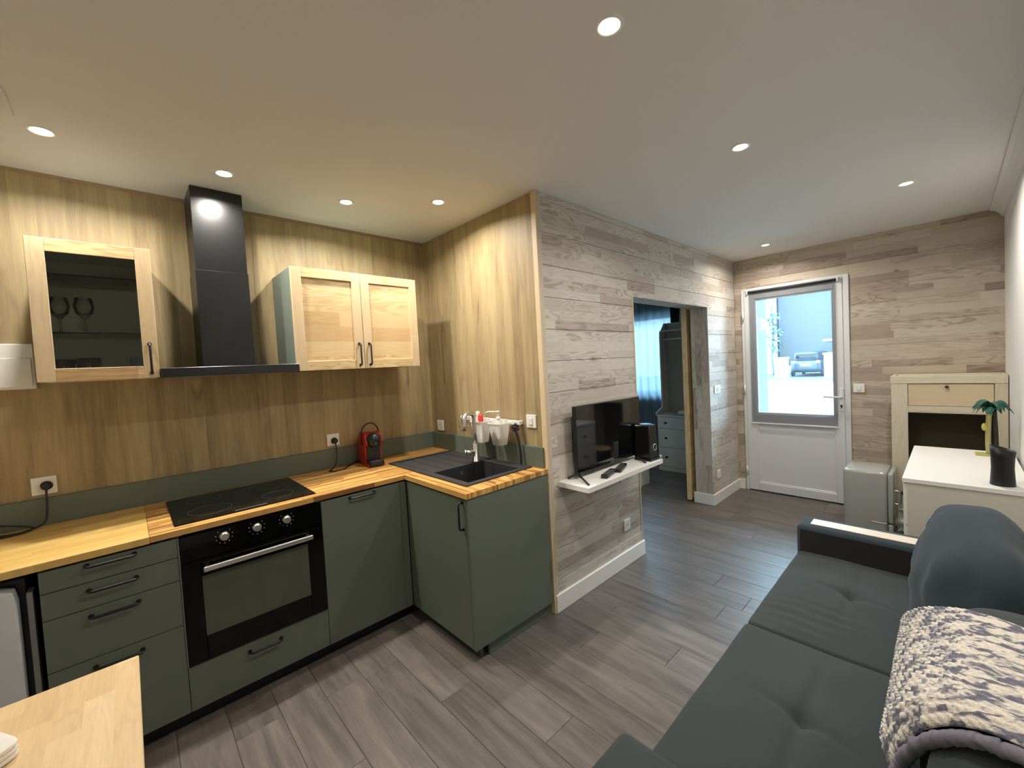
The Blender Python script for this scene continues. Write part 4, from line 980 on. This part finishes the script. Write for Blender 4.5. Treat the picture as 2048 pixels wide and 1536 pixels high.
obj('facade', B().box(32, 40, -16, 5.42, -.1, 12), plain('pale_blue_grey_render', srgb(62, 64, 66), .9, var=.03, scale=1), hs); obj('eave', B().box(31.7, 40, -16, 5.5, 12, 12.3), m_pvc, hs)
obj('plinth', B().box(31.95, 32, -16, 5.42, -.1, .5), plain('grey_plinth', srgb(140, 150, 158), .9), hs)
wh = thing('white_house', 'white house to the left of the grey building across the street', 'house', (33, 9, 0))
obj('facade', B().box(31.0, 38, 5.56, 20, -.1, 9), plain('white_render', srgb(170, 168, 164), .9, var=.02), wh); obj('roof', B().prism([(30.6, 9), (38.4, 9), (34.5, 11)], 'y', 5.56, 20.3), plain('slate_roof', srgb(120, 120, 122), .8), wh)
obj('window', B().box(30.97, 31.02, 8.0, 9.2, 1.2, 2.8, .01), m_blackgl, wh)
bush = thing('climbing_plant', 'bluish climbing plant on the white house corner', 'plant', (29.8, 5.4, 0))
m_leaf = plain('blue_green_leaves', (.04, .07, .06, 1), .8, var=.3, scale=4)
obj('stem', B().tube(smooth_path([(29.8, 5.25, 0), (29.8, 5.3, 1.5), (29.8, 5.2, 3.0), (29.8, 5.3, 4.6)], 5), .05, 7), m_leaf, bush)
lb = B()
for i in range(130):
    c = Vector((29.8+random.uniform(-.3, .3), 5.2+random.gauss(0, .28), 1.5+random.random()**.8*2.6)); u = Vector((random.uniform(-1, 1), random.uniform(-1, 1), random.uniform(-1, 1))).normalized()*.17; w = u.orthogonal().normalized()*.08
    lb.bm.faces.new([lb.bm.verts.new(c+p_) for p_ in (-u, w, u, -w)])
o = obj('leaves', lb, m_leaf, bush); o['kind'] = 'stuff'
for yc, lab, h_, w_ in ((3.85, 'white gate pillar left of the parked car', 1.1, .62), (1.62, 'white gate pillar right of the parked car', 1.25, .40)):
    p_ = thing('gate_pillar', lab, 'pillar', (26, yc, 0)); obj('shaft', B().box(25.8, 26.2, yc-w_/2, yc+w_/2, 0, h_, .01), m_paint, p_); obj('cap', B().box(25.75, 26.25, yc-w_/2-.05, yc+w_/2+.05, h_, h_+.1, .02), m_paint, p_)
gwall = thing('garden_wall', 'pale masonry wall with slab roof right of the parked car', 'wall', (27.5, .5, 0))
obj('masonry', B().box(27.2, 30, -6, 1.55, 0, 1.95, .01), plain('pale_masonry', srgb(140, 142, 142), .9, var=.06, scale=6), gwall); obj('slab', B().box(26.6, 30.4, -6.3, 2.0, 1.95, 2.1, .02), plain('dark_slab', srgb(96, 104, 112), .8), gwall)
car = thing('parked_car', 'dark blue-grey parked car seen from behind across the street', 'car', (29, 2.9, 0))
m_carp = plain('dark_car_paint', (.03, .04, .05, 1), .35, .2)
obj('body', B().soft(27.0, 31.0, 2.08, 3.72, .22, .98, 7, ns=(16, 14, 8)), m_carp, car); obj('cabin', B().soft(27.15, 30.0, 2.2, 3.6, .8, 1.48, 4.5, ns=(12, 12, 8)), m_carp, car)
obj('rear_window', B().box(27.10, 27.2, 2.4, 3.4, 1.08, 1.34, .02), m_blackgl, car)
obj('number_plate', B().box(26.97, 27.01, 2.62, 3.14, .62, .74), m_paint, car)
for y in (2.2, 3.42): obj('tail_light', B().box(26.97, 27.1, y, y+.18, .78, .92, .02), plain('pale_tail_light', (.5, .4, .4, 1), .2), car)
for x in (27.6, 30.2):
    for y in (2.12, 3.58): obj('wheel', B().cyl((x, y, .31), (x, y+.12, .31), .31, n=24), m_blackpl, car)
for i, y in enumerate((-.80, -1.02)):
    p_ = thing('white_bollard', ('left' if i == 0 else 'right') + ' white bollard seen low behind the door lever', 'bollard', (10.4, y, 0)); obj('post', B().cyl((10.4, y, 0), (10.4, y, .62), .06, n=16), m_paint, p_); obj('cap', B().lathe([(.07, .62), (.07, .68), (.03, .72)], (10.4, y, 0), 16), m_paint, p_)
lg = thing('globe_lamp', 'round white globe lamp on the porch side wall', 'lamp', (3.66, -1.36, 1.87))
obj('globe', B().lathe([(.006, -.08), (.04, -.07), (.067, -.043), (.079, 0), (.067, .043), (.04, .07), (.006, .08)], (3.66, -1.40, 1.873), 28), m_plast, lg); obj('mount', B().cyl((3.66, -1.30, 1.873), (3.66, -1.36, 1.873), .03, n=18), m_pvc, lg)
